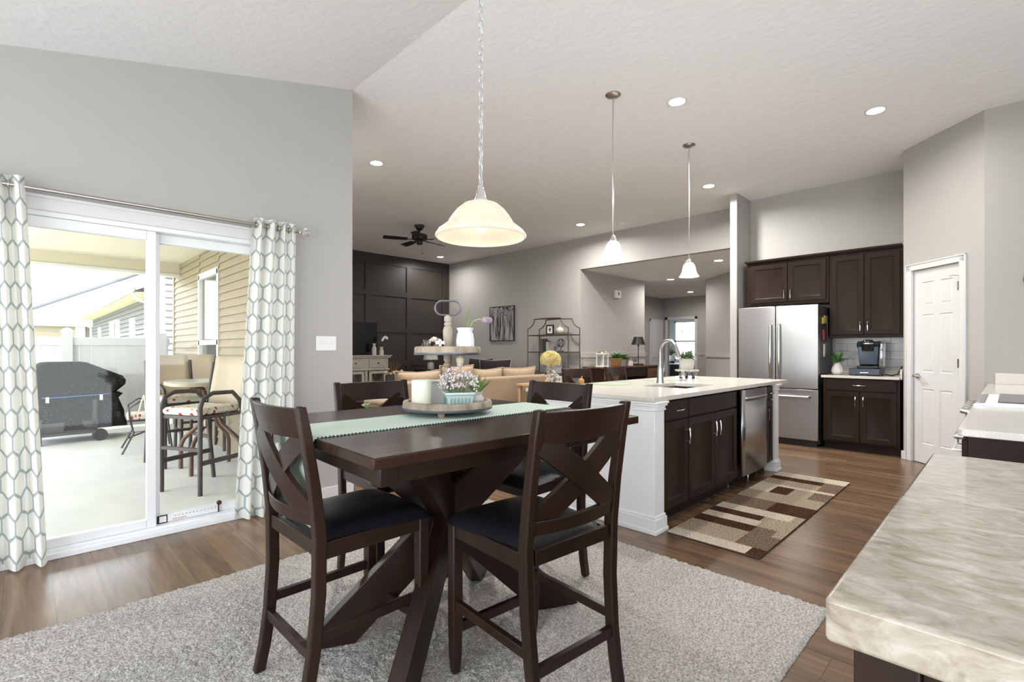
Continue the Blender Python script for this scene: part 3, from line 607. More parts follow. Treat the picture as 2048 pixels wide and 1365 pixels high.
rim = M(); rim.loft([[(MX0, MY0, z), (MX1, MY0, z), (MX1, MY1, z), (MX0, MY1, z)] for z in (.001, .0118)])
rug = rim.build('kitchen_rug', MC['e'], bevel=.004); tag(rug, 'runner rug in brown and beige blocks beside the island', 'rug')
bmesh.ops.subdivide_edges(k.bm, edges=k.bm.edges, cuts=1)
bmesh.ops.remove_doubles(k.bm, verts=k.bm.verts, dist=1e-5)
k.build('pile', [MC[a] for a in keys], rug)
# ================================================================ dining set
# shag area rug: a fine bumpy surface
RX0, RX1, RY0, RY1 = -.55, 2.70, .60, 2.99
rnd = random.Random(11); k = M()
nx, ny = 300, 220
hts = [[.010 + .009 * rnd.random() for i in range(nx + 1)] for j in range(ny + 1)]
def rugp(u, v):
    i, j = round(u * nx), round(v * ny); e = min(i, nx - i, j, ny - j); z = hts[j][i] if e else .002
    return (RX0 + (RX1 - RX0) * u + (.004 * (rnd.random() - .5)), RY0 + (RY1 - RY0) * v + .004 * (rnd.random() - .5), z)
k.grid(rugp, nx, ny)
rug_o = k.build('area_rug', RUG, smooth=180); tag(rug_o, 'large grey beige shag rug under the dining table', 'rug')
FZ = .018   # furniture stands on the pile
t = thing('dining_table', 'square dark espresso counter height dining table with crossed beam base', 'table', (1.351, 1.761, FZ), R(-2.1))
TW, TD, TT = .647, .556, .916
M().box(-TW, TW, -TD, TD, TT - .034, TT).build('tabletop', ESPH, t, bevel=.004)
a = M(); i = .045
a.box(-TW + i, TW - i, -TD + i, -TD + i + .022, TT - .094, TT - .034).box(-TW + i, TW - i, TD - i - .022, TD - i, TT - .094, TT - .034)
a.box(-TW + i, -TW + i + .022, -TD + i + .022, TD - i - .022, TT - .094, TT - .034).box(TW - i - .022, TW - i, -TD + i + .022, TD - i - .022, TT - .094, TT - .034)
for sx in (-1, 1):
    for sy in (-1, 1): a.box(*sorted((sx * (TW - i + .004), sx * (TW - i - .055))), *sorted((sy * (TD - i + .004), sy * (TD - i - .055))), TT - .098, TT - .034)
a.build('apron', ESP, t, bevel=.003)
def beam(ang, w, flip, name='leg'):
    u = Vector((cos(ang), sin(ang), 0)); v = Vector((-u.y, u.x, 0))
    poly = [(.62, 0), (.40, 0), (-.46, .82), (-.24, .82)]
    m = M(); m.loft([[tuple(u * s * flip + v * off + Vector((0, 0, z))) for s, z in poly] for off in (-w, w)])
    return m.build(name, ESP, t, bevel=.003)
for j, ang in enumerate((R(-24), R(35))):
    for f in (1, -1): beam(ang, .034 if f > 0 else .033, f)
M().box(-.45, .45, -.10, .10, .80, .822).build('support_block', ESP, t)

def make_chair(label):
    t = thing('dining_chair', label, 'chair', group='counter height dining chairs')
    # rear posts
    prof = [(-.262, 0, .019), (-.240, .10, .020), (-.222, .22, .0205), (-.208, .40, .021), (-.208, .60, .021), (-.226, .76, .019), (-.252, .93, .017), (-.272, 1.034, .015)]
    for s in (-1, 1):
        m = M(); rings = []
        for y, z, hh in prof:
            x = s * (.190 + .018 * min(1, z / .6)); rings.append([(x - .0165, y - hh, z), (x + .0165, y - hh, z), (x + .0165, y + hh, z), (x - .0165, y + hh, z)])
        m.loft(rings).build('rear_leg', ESP, t, bevel=.005, smooth=30)
    for s in (-1, 1):
        m = M(); x = s * .196
        m.loft([[(x - a, .205 - a, z), (x + a, .205 - a, z), (x + a, .205 + a, z), (x - a, .205 + a, z)] for a, z in ((.014, 0), (.019, .07), (.021, .2), (.021, .565))])
        m.build('front_leg', ESP, t, bevel=.004)
    def curved(z0, z1, ybase, bow, th, x0=.195, lean=.0):
        m = M(); n = 12; rings = []
        for i in range(n + 1):
            u = -1 + 2 * i / n; y = ybase - bow * (1 - u * u)
            rings.append([(x0 * u, y - th / 2, z0), (x0 * u, y + th / 2, z0), (x0 * u, y + th / 2 - lean, z1), (x0 * u, y - th / 2 - lean, z1)])
        return m.loft(rings)
    curved(.925, 1.026, -.250, .030, .022, lean=.024).build('top_rail', ESP, t, smooth=40, bevel=.003)
    curved(.632, .680, -.212, .030, .022, lean=.006).build('lower_back_rail', ESP, t, smooth=40, bevel=.003)
    for s in (-1, 1):
        m = M(); n = 8; rings = []
        for i in range(n + 1):
            q = i / n; x = s * (.187 - .374 * q); z = .930 - .262 * q; y = -.252 + .036 * q - .026 * (1 - (x / .19) ** 2) + s * .004
            wx, wz = .040 * .57 * s, -.040 * .82
            rings.append([(x - wx, y - .009, z - wz), (x + wx, y - .009, z + wz), (x + wx, y + .009, z + wz), (x - wx, y + .009, z - wz)])
        m.loft(rings).build('cross_slat', ESP, t, smooth=40)
    f = M().box(-.178, .178, .188, .212, .515, .572).box(-.178, .178, -.222, -.200, .535, .585)
    for s in (-1, 1): f.bar((s * .198, -.19, .545), (s * .198, .19, .545), .024, .057)
    f.build('seat_frame', ESP, t, bevel=.002)
    # padded seat, wider in front, cut between the rear posts
    m = M(); n = 16
    def top(u, v):
        hw = .188 + .050 * v; x = (2 * u - 1); y = -.185 + .428 * v
        e = (1 - abs(x) ** 3.2) * (1 - abs(2 * v - 1) ** 4); z = .568 + .048 * max(e, 0) ** .42
        return (x * hw, y, z)
    m.grid(top, n, n); m.grid(lambda u, v: (top(u, v)[0] * .985, top(u, v)[1], .566), n, n)
    m.build('seat_cushion', BLACKLEATHER, t, smooth=60, weld=False)
    for s in (-1, 1): M().bar((s * .197, -.215, .262), (s * .197, .195, .262), .022, .034).build('side_stretcher', ESP, t, bevel=.002)
    M().box(-.18, .18, -.238, -.216, .190, .226).build('rear_stretcher', ESP, t, bevel=.002)
    M().box(-.178, .178, .192, .216, .150, .186).build('front_stretcher', ESP, t, bevel=.002)
    return t
ch = make_chair('dark wood cross back dining chair at the end of the table by the patio door')
ch.location = (.9, 1.814, FZ); ch.rotation_euler = (0, 0, R(-89.2))
dup(ch, (1.336, 1.251, FZ), R(-4.8), 'dark wood cross back dining chair in front, its back to the viewer')
dup(ch, (1.429, 2.341, FZ), R(177.2), 'dark wood cross back dining chair on the far side, in front of the TV wall')
dup(ch, (1.892, 1.803, FZ), R(89.3), 'dark wood cross back dining chair at the table end by the white island wall')
for loc, rz, lb in (((4.22, 3.02, 0), R(176), 'dark wood counter stool at the island nearest the yellow flowers'), ((4.99, 3.02, 0), R(184), 'dark wood counter stool at the island behind the faucet')):
    s = dup(ch, loc, rz, lb); s.name = 'counter_stool'; s['category'] = 'stool'; s['group'] = 'counter stools at the island'

# table runner, hanging over both ends
RUNM = mat('mint green woven cotton', (.50, .60, .52), .9); nt, bs = NT(RUNM)
tc = nd(nt, 'ShaderNodeTexCoord'); wv = nd(nt, 'ShaderNodeTexChecker'); wv.inputs['Scale'].default_value = 110; nt.links.new(tc.outputs['UV'], wv.inputs[0]); wv.inputs[1].default_value = (.58, .68, .60, 1); wv.inputs[2].default_value = (.40, .50, .43, 1); nt.links.new(wv.outputs[0], bs.inputs['Base Color'])
bp = nd(nt, 'ShaderNodeBump'); bp.inputs['Strength'].default_value = .5; bp.inputs['Distance'].default_value = .004; nt.links.new(wv.outputs[1], bp.inputs['Height']); nt.links.new(bp.outputs[0], bs.inputs['Normal'])
t = thing('table_runner', 'mint green woven runner lying across the dining table', 'table runner', (1.351, 1.761, FZ + TT), R(-2.1))
path = [(-TW - .012 - .006 * sin(i * 1.3), -.30 + .30 * i / 8) for i in range(8)] + [(-TW - .010, -.006), (-TW - .004, .003)] + [(-TW + 2 * TW * i / 24, .004) for i in range(1, 24)] + [(TW + .004, .003), (TW + .010, -.006)] + [(TW + .012, -.30 + .30 * i / 8) for i in range(7, -1, -1)]
N_ = len(path) - 1; y0, y1 = -.145, .185
k = M(); k.grid(lambda u, v: (path[round(u * N_)][0], y0 + (y1 - y0) * v, path[round(u * N_)][1]), N_, 12, uvf=lambda u, v: (u * 2.0, v * .33))
k.build('cloth', RUNM, t, smooth=60).modifiers.new('s', 'SOLIDIFY').thickness = .003
PICOT = mat('dark green edging', (.06, .10, .085), .9)
for yy in (y0, y1):
    dk = M()
    for i in range(96): x = -TW + 2 * TW * (i + .5) / 96; dk.ball((x, yy, .003), .0042, (1, 1, .7), 3)
    dk.build('picot_edge', PICOT, t)

# ---------------------------------------------------------------- tiered tray and what stands on it
TRX, TRY, TZ0 = 1.407, 1.845, FZ + TT + .004
WOODG = mat('weathered grey brown wood', (.21, .155, .105), .75, var=(16, (.42, .355, .28), (1, 1, .25)), bump=(40, .2))
WOODL = mat('light natural wood', (.46, .33, .19), .55)
GALV = mat('dull galvanised metal', (.14, .145, .165), .40, .6)
t = thing('tiered_tray', 'two tier round wooden tray stand with metal ring handle on the dining table', 'tray', (TRX, TRY, TZ0))
def tray(z, r, name):
    M().lathe([(0, z + .012), (r - .022, z + .012), (r - .022, z + .034), (r - .016, z + .038), (r - .004, z + .036), (r, z + .03), (r, z + .006), (0, z + .004)], n=48).build(name, WOODG, t, smooth=40)
    M().lathe([(0, z - .001), (r + .001, z - .001), (r + .0025, z + .002), (r + .0025, z + .010), (0, z + .010)], n=48).build('metal_band', GALV, t, smooth=40)
tray(.024, .205, 'lower_tray'); tray(.272, .153, 'upper_tray')
M().lathe([(.016, .03), (.02, .045), (.015, .06), (.022, .10), (.024, .16), (.018, .20), (.014, .215), (.020, .22), (.020, .23), (.013, .236), (.019, .245), (.019, .274)], n=20).build('lower_post', WOODG, t, smooth=40)
M().lathe([(.012, .28), (.017, .30), (.022, .36), (.0225, .385), (.017, .402), (.013, .406), (.017, .41), (.017, .418), (.012, .423), (.017, .43), (.016, .447), (.008, .455), (.0, .455)], n=20).build('upper_post', mat('pale weathered wood', (.36, .31, .25), .75, var=(16, (.52, .47, .40), (1, 1, .25))), t, smooth=40)
for i in range(3):
    a = R(222 + 120 * i); M().lathe([(0, 0), (.012, 0), (.017, .008), (.016, .02), (.012, .025)], (.15 * cos(a), .15 * sin(a), 0), 14).build('foot', WOODL, t, smooth=40)
rv = Vector((.7104, -.7038, 0)); ring = []
for i in range(32):
    a = 2 * pi * i / 32; cx_, cz_ = cos(a), sin(a)
    ring.append(rv * (.026 * (1 if cx_ > 0 else -1) * (abs(cx_) > .01) + .033 * cx_) + Vector((0, 0, .489 + .033 * cz_)))
M().tube(ring, .0045, 8, closed=True).build('ring_handle', GALV, t, smooth=60)
tz = TZ0 + .024 + .0125; uz = TZ0 + .272 + .0125
def on(dr, df, z): # offset to the right / away from the viewer
    return (TRX + .7104 * dr + .704 * df, TRY - .7038 * dr + .7104 * df, z)
k = M(); k.lathe([(0, 0), (.045, 0), (.046, .004), (.046, .115), (.043, .121), (.036, .117), (.02, .108), (0, .106)], n=28)
t = thing('pillar_candle', 'ivory pillar candle on the lower tray', 'candle', on(-.113, -.045, tz)); k.build('wax', mat('ivory wax', (.74, .75, .62), .5), t, smooth=40); M().tube([(0, 0, .106), (.002, 0, .116)], .0015, 5).build('wick', BLACKM, t)
q = Matrix.Rotation(R(-44.74), 4, 'Z')
t = thing('white_box_sign', 'white box sign standing behind the candle on the lower tray', 'sign', on(-.052, .05, tz), R(-45))
k = M().box(-.06, .06, .0, .006, 0, .115).box(-.06, .06, -.022, 0, 0, .008).box(-.06, .06, -.022, 0, .107, .115).box(-.06, -.052, -.022, 0, .008, .107).box(.052, .06, -.022, 0, .008, .107)
k.build('frame', WHITEM, t, bevel=.001)
t = thing('berry_basket', 'mint ceramic berry basket of tiny white flowers on the lower tray', 'basket', on(.058, -.075, tz), R(-30))
TEAL = mat('glazed mint ceramic', (.53, .645, .60), .25)
k = M(); k.loft([[(-a, -a, z), (a, -a, z), (a, a, z), (-a, a, z)] for a, z in ((.050, 0), (.062, .058), (.066, .06), (.066, .07), (.060, .07), (.046, .01))])
k.build('basket', TEAL, t, bevel=.002)
k = M()
for s in range(4):
    m_ = Matrix.Rotation(R(90 * s), 4, 'Z')
    for i in range(6): x = -.04 + .016 * i; k.box(x - .003, x + .003, -.0605, -.0535, .010, .046, m_ @ Matrix.Rotation(R(-0), 4, 'X'))
k.build('slots', mat('dark slot glaze', (.16, .30, .28), .4), t)
rnd = random.Random(4); st = M(); bl = M()
for i in range(120):
    a = rnd.uniform(0, 2 * pi); r = .085 * rnd.random() ** .5; hh = rnd.uniform(.03, .13) * (1 - (r / .085) ** 2 * .5); p = Vector((r * cos(a), r * sin(a), .065 + hh)); b0 = Vector((p.x * .4, p.y * .4, .05))
    if i % 2 == 0: st.tube([b0, (b0 + p) / 2 + Vector((0, 0, .01)), p], .0011, 4)
    for j in range(4): bl.ball(p + Vector((rnd.uniform(-.012, .012), rnd.uniform(-.012, .012), rnd.uniform(-.008, .008))), rnd.uniform(.003, .0055), n=3)
st.build('stems', LEAFG, t); bl.build('blossoms', mat('pinkish white blossoms', (.72, .64, .64), .8), t, smooth=60)
t = thing('grass_pot', 'tiny green grass plant in a white pot at the right of the lower tray', 'plant', on(.130, .02, tz))
M().lathe([(0, 0), (.024, 0), (.036, .012), (.038, .03), (.027, .048), (.032, .062), (.028, .062), (.02, .05), (0, .05)], n=24).build('pot', mat('grey white stoneware', (.60, .58, .58), .4), t, smooth=40)
k = M(); rnd = random.Random(9)
for i in range(60): a = rnd.uniform(0, 2 * pi); e = rnd.uniform(.85, 1.5); leaf(k, (.012 * cos(a), .012 * sin(a), .05), (cos(a) * cos(e), sin(a) * cos(e), sin(e)), rnd.uniform(.085, .125), .007, .15, 4)
k.build('grass', mat('fresh green grass', (.13, .25, .04), .5, var=(60, (.26, .40, .10))), t)
t = thing('flower_vase', 'white ceramic milk vase holding one mauve tulip on the upper tray', 'vase', on(.083, -.02, uz))
M().lathe([(0, 0), (.041, 0), (.0425, .004), (.042, .05), (.038, .08), (.033, .092), (.034, .098), (.039, .106), (.039, .111), (.034, .111), (.029, .096), (0, .09)], n=32).build('vase', WHITEC, t, smooth=40)
k = M(); b0 = Vector((.012 * .71, -.012 * .7, .09))
leaf(k, b0 - rv * .002, rv * .12 + Vector((0, 0, 1)), .118, .032, -.02, 6); leaf(k, b0 + rv * .008, rv * .35 + Vector((0, 0, 1)), .07, .016, .1, 5)
k.build('leaves', mat('tulip leaf green', (.16, .26, .07), .5, var=(40, (.34, .44, .2), (1, 1, .1))), t)
M().tube([b0 + rv * .0, b0 + rv * .022 + Vector((0, 0, .05)), b0 + rv * .05 + Vector((0, 0, .062)), b0 + rv * .07 + Vector((0, 0, .06))], .002, 6).build('stem', mat('pale green stem', (.42, .50, .28), .5), t)
q3 = Matrix.Rotation(R(-44.74), 3, 'Z') @ Matrix.Rotation(R(96), 3, 'Y')
k = M(); c0 = b0 + rv * .088 + Vector((0, 0, .056))
for i in range(6):
    a = i * pi / 3; o_ = q3 @ Vector((.006 * cos(a), .006 * sin(a), .002 * (i % 2))); k.ball(c0 + o_, .012, (.85, .85, 2.1), 6, q3)
k.build('bloom', mat('mauve tulip petals', (.23, .17, .23), .5, var=(50, (.40, .31, .33), (1, 1, 1))), t, smooth=60)
t = thing('glass_bottle', 'round little clear glass jar on the left of the upper tray', 'jar', on(-.098, -.02, uz))
M().lathe([(0, 0), (.016, 0), (.025, .012), (.025, .024), (.015, .040), (.011, .046), (.014, .056), (.012, .056), (.009, .046), (.013, .04), (.022, .024), (0, .004)], n=24).build('jar_body', CLEAR, t, smooth=40)
POT = mat('dusty purple dried petals', (.20, .09, .10), .8, var=(70, (.36, .22, .22)))
t = thing('potpourri_pile', 'small heap of purple and cream dried flowers on the upper tray', 'dried flowers', on(-.055, .0, uz)); t['kind'] = 'stuff'
k = M(); rnd = random.Random(3)
for i in range(16): k.ball((rnd.uniform(-.02, .02), rnd.uniform(-.02, .02), .006 + rnd.uniform(0, .024)), rnd.uniform(.007, .011), (1, 1, .8), 4)
k.build('petals', POT, t, smooth=60)
k = M()
for i in range(14): k.ball((rnd.uniform(-.03, .02), rnd.uniform(-.02, .02), .036 + rnd.uniform(0, .028)), rnd.uniform(.006, .010), n=4)
k.build('cream_petals', mat('cream dried petals', (.62, .56, .50), .8), t, smooth=60)
k = M().box(-.006, .006, -.006, .006, 0, .058).box(-.021, .021, -.006, .006, .034, .050)
tag(k.build('cross_ornament', mat('chalk white wood', (.72, .68, .62), .7), loc=on(-.025, -.07, uz), bevel=.003), 'small chalky white wooden cross on the upper tray', 'cross'); bpy.data.objects['cross_ornament'].rotation_euler = (0, 0, R(-44.74))
t = thing('hanging_ornament', 'cream wooden heart shaped ornament hanging below the upper tray', 'ornament', on(.062, -.04, TZ0 + .272))
M().lathe([(0, -.07), (.004, -.06), (.010, -.05), (.017, -.036), (.019, -.022), (.015, -.01), (.004, 0)], n=16).build('drop', mat('cream wood bead', (.62, .52, .36), .5), t, smooth=40)
M().tube([(0, 0, -.068), (.003, .001, -.085), (.001, 0, -.10)], .004, 6).build('tail', WOODL, t)
# ================================================================ lamps
def lamp(name, typ, loc, energy, col, parent=None, **kw):
    l = bpy.data.lights.new(name, typ); l.energy = energy * LS; l.color = col
    for k_, v in kw.items(): setattr(l, k_, v)
    o = bpy.data.objects.new(name, l); COL.objects.link(o); o.location = loc
    if parent: o.parent = parent
    return o
WARM = (1, .97, .92)
DOWN_W = 24
LENS = mat('glowing downlight lens', (.9, .9, .85), .5, emit=(1, .95, .86), estr=14)
def downlight(x, y, z, label, w=DOWN_W):
    t = thing('recessed_light', label, 'ceiling light', (x, y, z), group='recessed ceiling lights')
    M().lathe([(.070, -.001), (.088, -.003), (.090, -.008), (.084, -.010), (.068, -.006)], n=28).build('trim_ring', WHITEM, t, smooth=40)
    M().lathe([(0, -.004), (.069, -.004), (.069, -.0065), (0, -.0065)], n=28).build('lens', LENS, t)
    lamp('downlight_lamp', 'AREA', (0, 0, -.014), w, WARM, t, shape='DISK', size=.13, spread=R(165))
for x, y, lb in ((3.02, 5.36, 'recessed light in the living room nearest the left wall corner'), (4.20, 2.12, 'large looking recessed light above the near end of the island'), (5.68, .89, 'recessed light over the kitchen floor in front of the pantry door'),
                 (6.68, 2.91, 'recessed light in front of the wall stub by the refrigerator'), (7.11, 5.43, 'recessed light near the top of the hall opening, left of the first small pendant'), (7.19, 9.72, 'recessed light in the corner by the dark accent wall')):
    downlight(x, y, ZC, lb, 16 if y > 9 else 14 if x < 6 and y < 1 else 60 if y > 5 and x < 5 else 36 if y > 5 else 46 if y > 2.5 else DOWN_W)
for x, y, lb in ((8.97, 3.73, 'hall recessed light closest to the kitchen'), (10.62, 5.52, 'hall recessed light in the middle of the hall ceiling'), (13.33, 6.33, 'hall recessed light farthest back, near the office door')): downlight(x, y, HZ, lb, 12)
for x, y, z, lb in ((7.57, 4.87, ZC, 'white smoke detector on the main ceiling near the hall opening'), (12.42, 6.89, HZ, 'white smoke detector on the hall ceiling')):
    tag(M().lathe([(0, 0), (.07, 0), (.072, -.015), (.055, -.032), (0, -.036)], n=24).build('smoke_detector', WHITEM, smooth=40, loc=(x, y, z)), lb, 'smoke detector')
# small bell pendants over the island
GLOW = shade_mat('glowing white glass', (.6, .59, .56), .14)
def mini_pendant(x, y, label):
    t = thing('mini_pendant', label, 'pendant light', (x, y, ZC), group='bell pendants over the island')
    M().lathe([(0, 0), (.066, 0), (.068, -.006), (.056, -.016), (.02, -.024), (0, -.025)], n=28).build('canopy', NICKEL, t, smooth=40)
    k = M(); k.tube([(.010 * cos(a), 0, -.045 + .018 * sin(a)) for a in [i * pi / 5 for i in range(10)]], .0022, 6, closed=True).tube([(0, .008 * cos(a), -.072 + .014 * sin(a)) for a in [i * pi / 5 for i in range(10)]], .0022, 6, closed=True)
    k.build('chain_link', NICKEL, t, smooth=60)
    M().tube([(0, 0, -.083), (0, 0, -.70)], .0055, 8).tube([(0, 0, -.69), (0, 0, -.71)], .0075, 8).tube([(0, 0, -.71), (0, 0, -1.25)], .0055, 8).build('rod', NICKEL, t, smooth=40)
    M().lathe([(.006, -1.235), (.016, -1.245), (.018, -1.258), (.028, -1.275), (.03, -1.29), (.0, -1.292)], n=20).build('socket_cap', CHROME, t, smooth=40)
    prof = [(.026, -1.290), (.042, -1.296), (.058, -1.318), (.068, -1.35), (.075, -1.385), (.085, -1.415), (.100, -1.437), (.106, -1.445)]
    M().lathe(prof + [(r - .004, z) for r, z in prof[::-1]], n=32).build('shade', GLOW, t, smooth=60)
    M().ball((0, 0, -1.37), .03, (1, 1, 1.3), 8).build('bulb', LENS, t, smooth=60)
    lamp('pendant_lamp', 'POINT', (0, 0, -1.46), 12, WARM, t, shadow_soft_size=.05)
mini_pendant(3.69, 2.46, 'small bell glass pendant over the near end of the island'); mini_pendant(5.19, 2.48, 'small bell glass pendant over the far end of the island')
BULB = mat('lit frosted bulb', (.9, .9, .85), .5, emit=(1, .88, .66), estr=1.6)
# big bowl pendant over the dining table
PX, PY, PZ = 1.582, 1.811, cz(1.582)
t = thing('dining_pendant', 'large alabaster glass bowl pendant on a chain over the dining table', 'pendant light', (PX, PY, PZ))
M().lathe([(0, 0), (.07, 0), (.07, -.01), (.02, -.03), (0, -.03)], n=24).build('canopy', NICKEL, t, smooth=40)
ALAB = shade_mat('glowing amber alabaster glass', (.46, .40, .30), .075)
sz = 1.787 - PZ
prof = [(.020, .166), (.05, .163), (.085, .150), (.118, .122), (.145, .085), (.162, .056), (.185, .038), (.205, .022), (.219, .004), (.221, -.004), (.216, -.010)]
M().lathe([(r, sz + z) for r, z in prof] + [(r - .006, sz + z - .002) for r, z in prof[::-1]], n=56).build('shade', ALAB, t, smooth=60)
M().lathe([(.0, sz + .245), (.012, sz + .24), (.014, sz + .225), (.02, sz + .215), (.024, sz + .19), (.034, sz + .168), (.034, sz + .160), (0, sz + .16)], n=20).build('cap', CHROME, t, smooth=40)
M().tube([(.022, 0, sz + .2), (.03, 0, sz + .2)], .006, 8).build('thumbscrew', CHROME, t)
M().lathe([(0, sz + .16), (.02, sz + .15), (.02, sz + .10), (0, sz + .10)], n=14).build('socket', WHITEM, t)
M().ball((0, 0, sz + .062), .036, (1, 1, 1.25), 10).build('bulb', BULB, t, smooth=60)
SILVER = mat('bright silver chain', (.78, .78, .79), .25, .9)
nlk = int((PZ - 1.787 - .255 - .03) / .031); zz = sz + .262
for i in range(nlk + 1):
    k = M(); r_ = .0105; hh = .0105
    pts = []
    for j in range(12):
        a = 2 * pi * j / 12; px_ = r_ * cos(a); pz_ = .010 * sin(a) + (hh if sin(a) >= 0 else -hh)
        pts.append((px_, 0, pz_) if i % 2 else (0, px_, pz_))
    k.tube(pts, .0023, 5, closed=True); o_ = k.build('chain_link', SILVER, t, smooth=60); o_.location = (0, 0, zz + i * .0335 * 1.0)
    if zz + i * .0335 > -.05: break
M().tube([(0 + .004 * sin(i * 1.7), .004 * cos(i * 1.3), sz + .25 + (-.03 - sz - .25) * i / 30) for i in range(31)], .0022, 6).build('cord', mat('clear silver cord', (.6, .6, .6), .4), t, smooth=60)
lamp('pendant_lamp', 'POINT', (0, 0, sz + .06), .5, WARM, t, shadow_soft_size=.07)
# ceiling fan
t = thing('ceiling_fan', 'black five blade ceiling fan on the living room ceiling', 'ceiling fan', (5.10, 7.52, ZC))
M().lathe([(0, 0), (.088, 0), (.088, -.012), (.07, -.05), (.045, -.085), (.02, -.095), (0, -.095)], n=24).build('canopy', BLACKM, t, smooth=40)
M().tube([(0, 0, -.09), (0, 0, -.17)], .014, 10).build('downrod', BLACKM, t)
M().lathe([(0, -.155), (.10, -.16), (.135, -.172), (.14, -.19), (.14, -.235), (.125, -.262), (.08, -.275), (.055, -.285), (.055, -.33), (.04, -.35), (0, -.352)], n=32).build('motor_housing', BLACKM, t, smooth=40)
for i in range(5):
    a = R(12 + 72 * i); q = Matrix.Rotation(a, 4, 'Z'); k = M(); tl = Matrix.Rotation(R(12), 4, 'X')
    k.loft([[q @ tl @ Vector((x, y, z)) for x, y, z in ((.22, -.052, 0), (.22, .052, 0), (.22, .052, .006), (.22, -.052, .006))], [q @ tl @ Vector((x, y, z)) for x, y, z in ((.42, -.065, 0), (.42, .065, 0), (.42, .065, .006), (.42, -.065, .006))], [q @ tl @ Vector((x, y, z)) for x, y, z in ((.63, -.066, 0), (.63, .066, 0), (.63, .066, .006), (.63, -.066, .006))], [q @ tl @ Vector((x, y, z)) for x, y, z in ((.645, -.05, 0), (.645, .05, 0), (.645, .05, .006), (.645, -.05, .006))]])
    bl_ = k.build('blade', BLACKM, t, loc=(0, 0, -.262)); k = M(); k.loft([[q @ Vector(p) for p in ((.10, -.02, 0), (.10, .02, 0), (.10, .02, .006), (.10, -.02, .006))], [q @ Vector(p) for p in ((.26, -.03, 0), (.26, .03, 0), (.26, .03, .006), (.26, -.03, .006))]]).build('blade_bracket', BLACKM, bl_, loc=(0, 0, -.006))
M().tube([(.04, -.03, -.34), (.04, -.03, -.50)], .0015, 5).ball((.04, -.03, -.51), .009, (1, 1, 1.5), 6).build('pull_chain', BLACKM, t)

# ================================================================ window wall: rod, curtains, switch, security bar
t = thing('curtain_rod', 'brushed nickel curtain rod with cage finials above the patio door', 'curtain rod', (0, 0, 0))
RY_, RZ_ = 3.905, 2.150
M().tube([(-.50, RY_, RZ_), (1.53, RY_, RZ_)], .0125, 12).build('rod', NICKEL, t, smooth=40)
for x0 in (1.53, -.50):
    s = 1 if x0 > 0 else -1; k = M().lathe([(.014, 0), (.018, .006), (.010, .012), (.010, .022)], (x0, RY_, RZ_), 12, Matrix.Rotation(R(90 * s), 3, 'Y'))
    for i in range(8):
        a = i * pi / 4; k.tube([(x0 + s * (.02 + .066 * q), RY_ + .034 * sin(pi * q) * cos(a + q * 1.6), RZ_ + .034 * sin(pi * q) * sin(a + q * 1.6)) for q in [j / 8 for j in range(9)]], .0026, 5)
    k.ball((x0 + s * .087, RY_, RZ_), .006, n=5); k.build('finial', CHROME, t, smooth=60)
for x in (-.45, 1.475): M().tube([(x, RY_, RZ_ - .012), (x, YL - .01, RZ_ - .012)], .006, 8).tube([(x, YL - .004, RZ_ - .05), (x, YL - .004, RZ_ + .03)], .012, 8).build('bracket', NICKEL, t)
def curtain(label, x0t, x1t, x0b, x1b, folds, seed, ztop, flat=None):
    t = thing('curtain', label, 'curtain', (0, 0, 0), group='trellis curtains of the patio door')
    nu, nv = folds * 14, 40; rnd = random.Random(seed); ph = [rnd.uniform(-.4, .4) for _ in range(folds + 1)]
    amp = [rnd.uniform(.8, 1.2) for _ in range(folds + 1)]
    def prof(u):
        q = u * folds; i = int(min(q, folds - 1)); return sin(2 * pi * q + ph[i] * sin(pi * (q - i))) * amp[i]
    W_ = 1.25 * (x1t - x0t) * 1.9
    def P(u, v):
        top = 1 - v; xa = x0t + (x0b - x0t) * top ** .8; xb = x1t + (x1b - x1t) * top ** .8
        a = .036 + .018 * top; x = xa + (xb - xa) * u + .006 * sin(9 * u + 3 * v); y = RY_ + .0 + prof(u) * a * (1 if flat is None or u < flat else .35)
        return (x, y, .012 + (ztop - .012) * v + .004 * prof(u))
    k = M(); k.grid(P, nu, nv, uvf=lambda u, v: (u * W_, v * ztop))
    k.build('panel', CURTAIN, t, smooth=180)
    for i in range(folds * 2):
        u = (i + .5) / (folds * 2) ; x = x0t + (x1t - x0t) * u
        M().tube([(x, RY_ + .021 * cos(a), RZ_ + .021 * sin(a)) for a in [j * pi / 6 for j in range(12)]], .004, 6, closed=True).build('grommet', NICKEL, t, smooth=60)
    return t
curtain('trellis patterned curtain at the left end of the patio door', -.42, .010, -.40, .100, 5, 3, 2.205)
curtain('trellis patterned curtain at the right end of the patio door, beside the light switch', 1.20, 1.512, 1.075, 1.49, 4, 8, 2.205, .72)
t = thing('light_switch', 'white triple toggle light switch plate on the wall beside the curtain', 'light switch', (1.79, YL, 1.283))
M().box(-.086, .086, -.006, 0, -.060, .060).build('plate', WHITEM, t, bevel=.003)
for x in (-.046, 0, .046):
    M().box(x - .005, x + .005, -.014, -.006, -.004, .014).build('toggle', WHITEM, t, bevel=.001)
t = thing('security_bar', 'white adjustable security bar lying in the track of the patio door', 'security bar', (0, 0, 0))
M().box(.665, 1.02, YL + .062, YL + .072, .052, .100).build('bar', WHITEM, t, bevel=.002)
M().box(.645, .705, YL + .058, YL + .066, .050, .104).build('end_bracket', BLACKP, t, bevel=.002)
M().box(.658, .698, YL + .054, YL + .06, .058, .098).build('bracket_cover', WHITEM, t)
k = M()
for i in range(12): k.box(.745 + i * .022, .754 + i * .022, YL + .0605, YL + .0615, .084, .089)
k.build('slots', mat('grey slots', (.25, .25, .26), .5), t)
k = M()
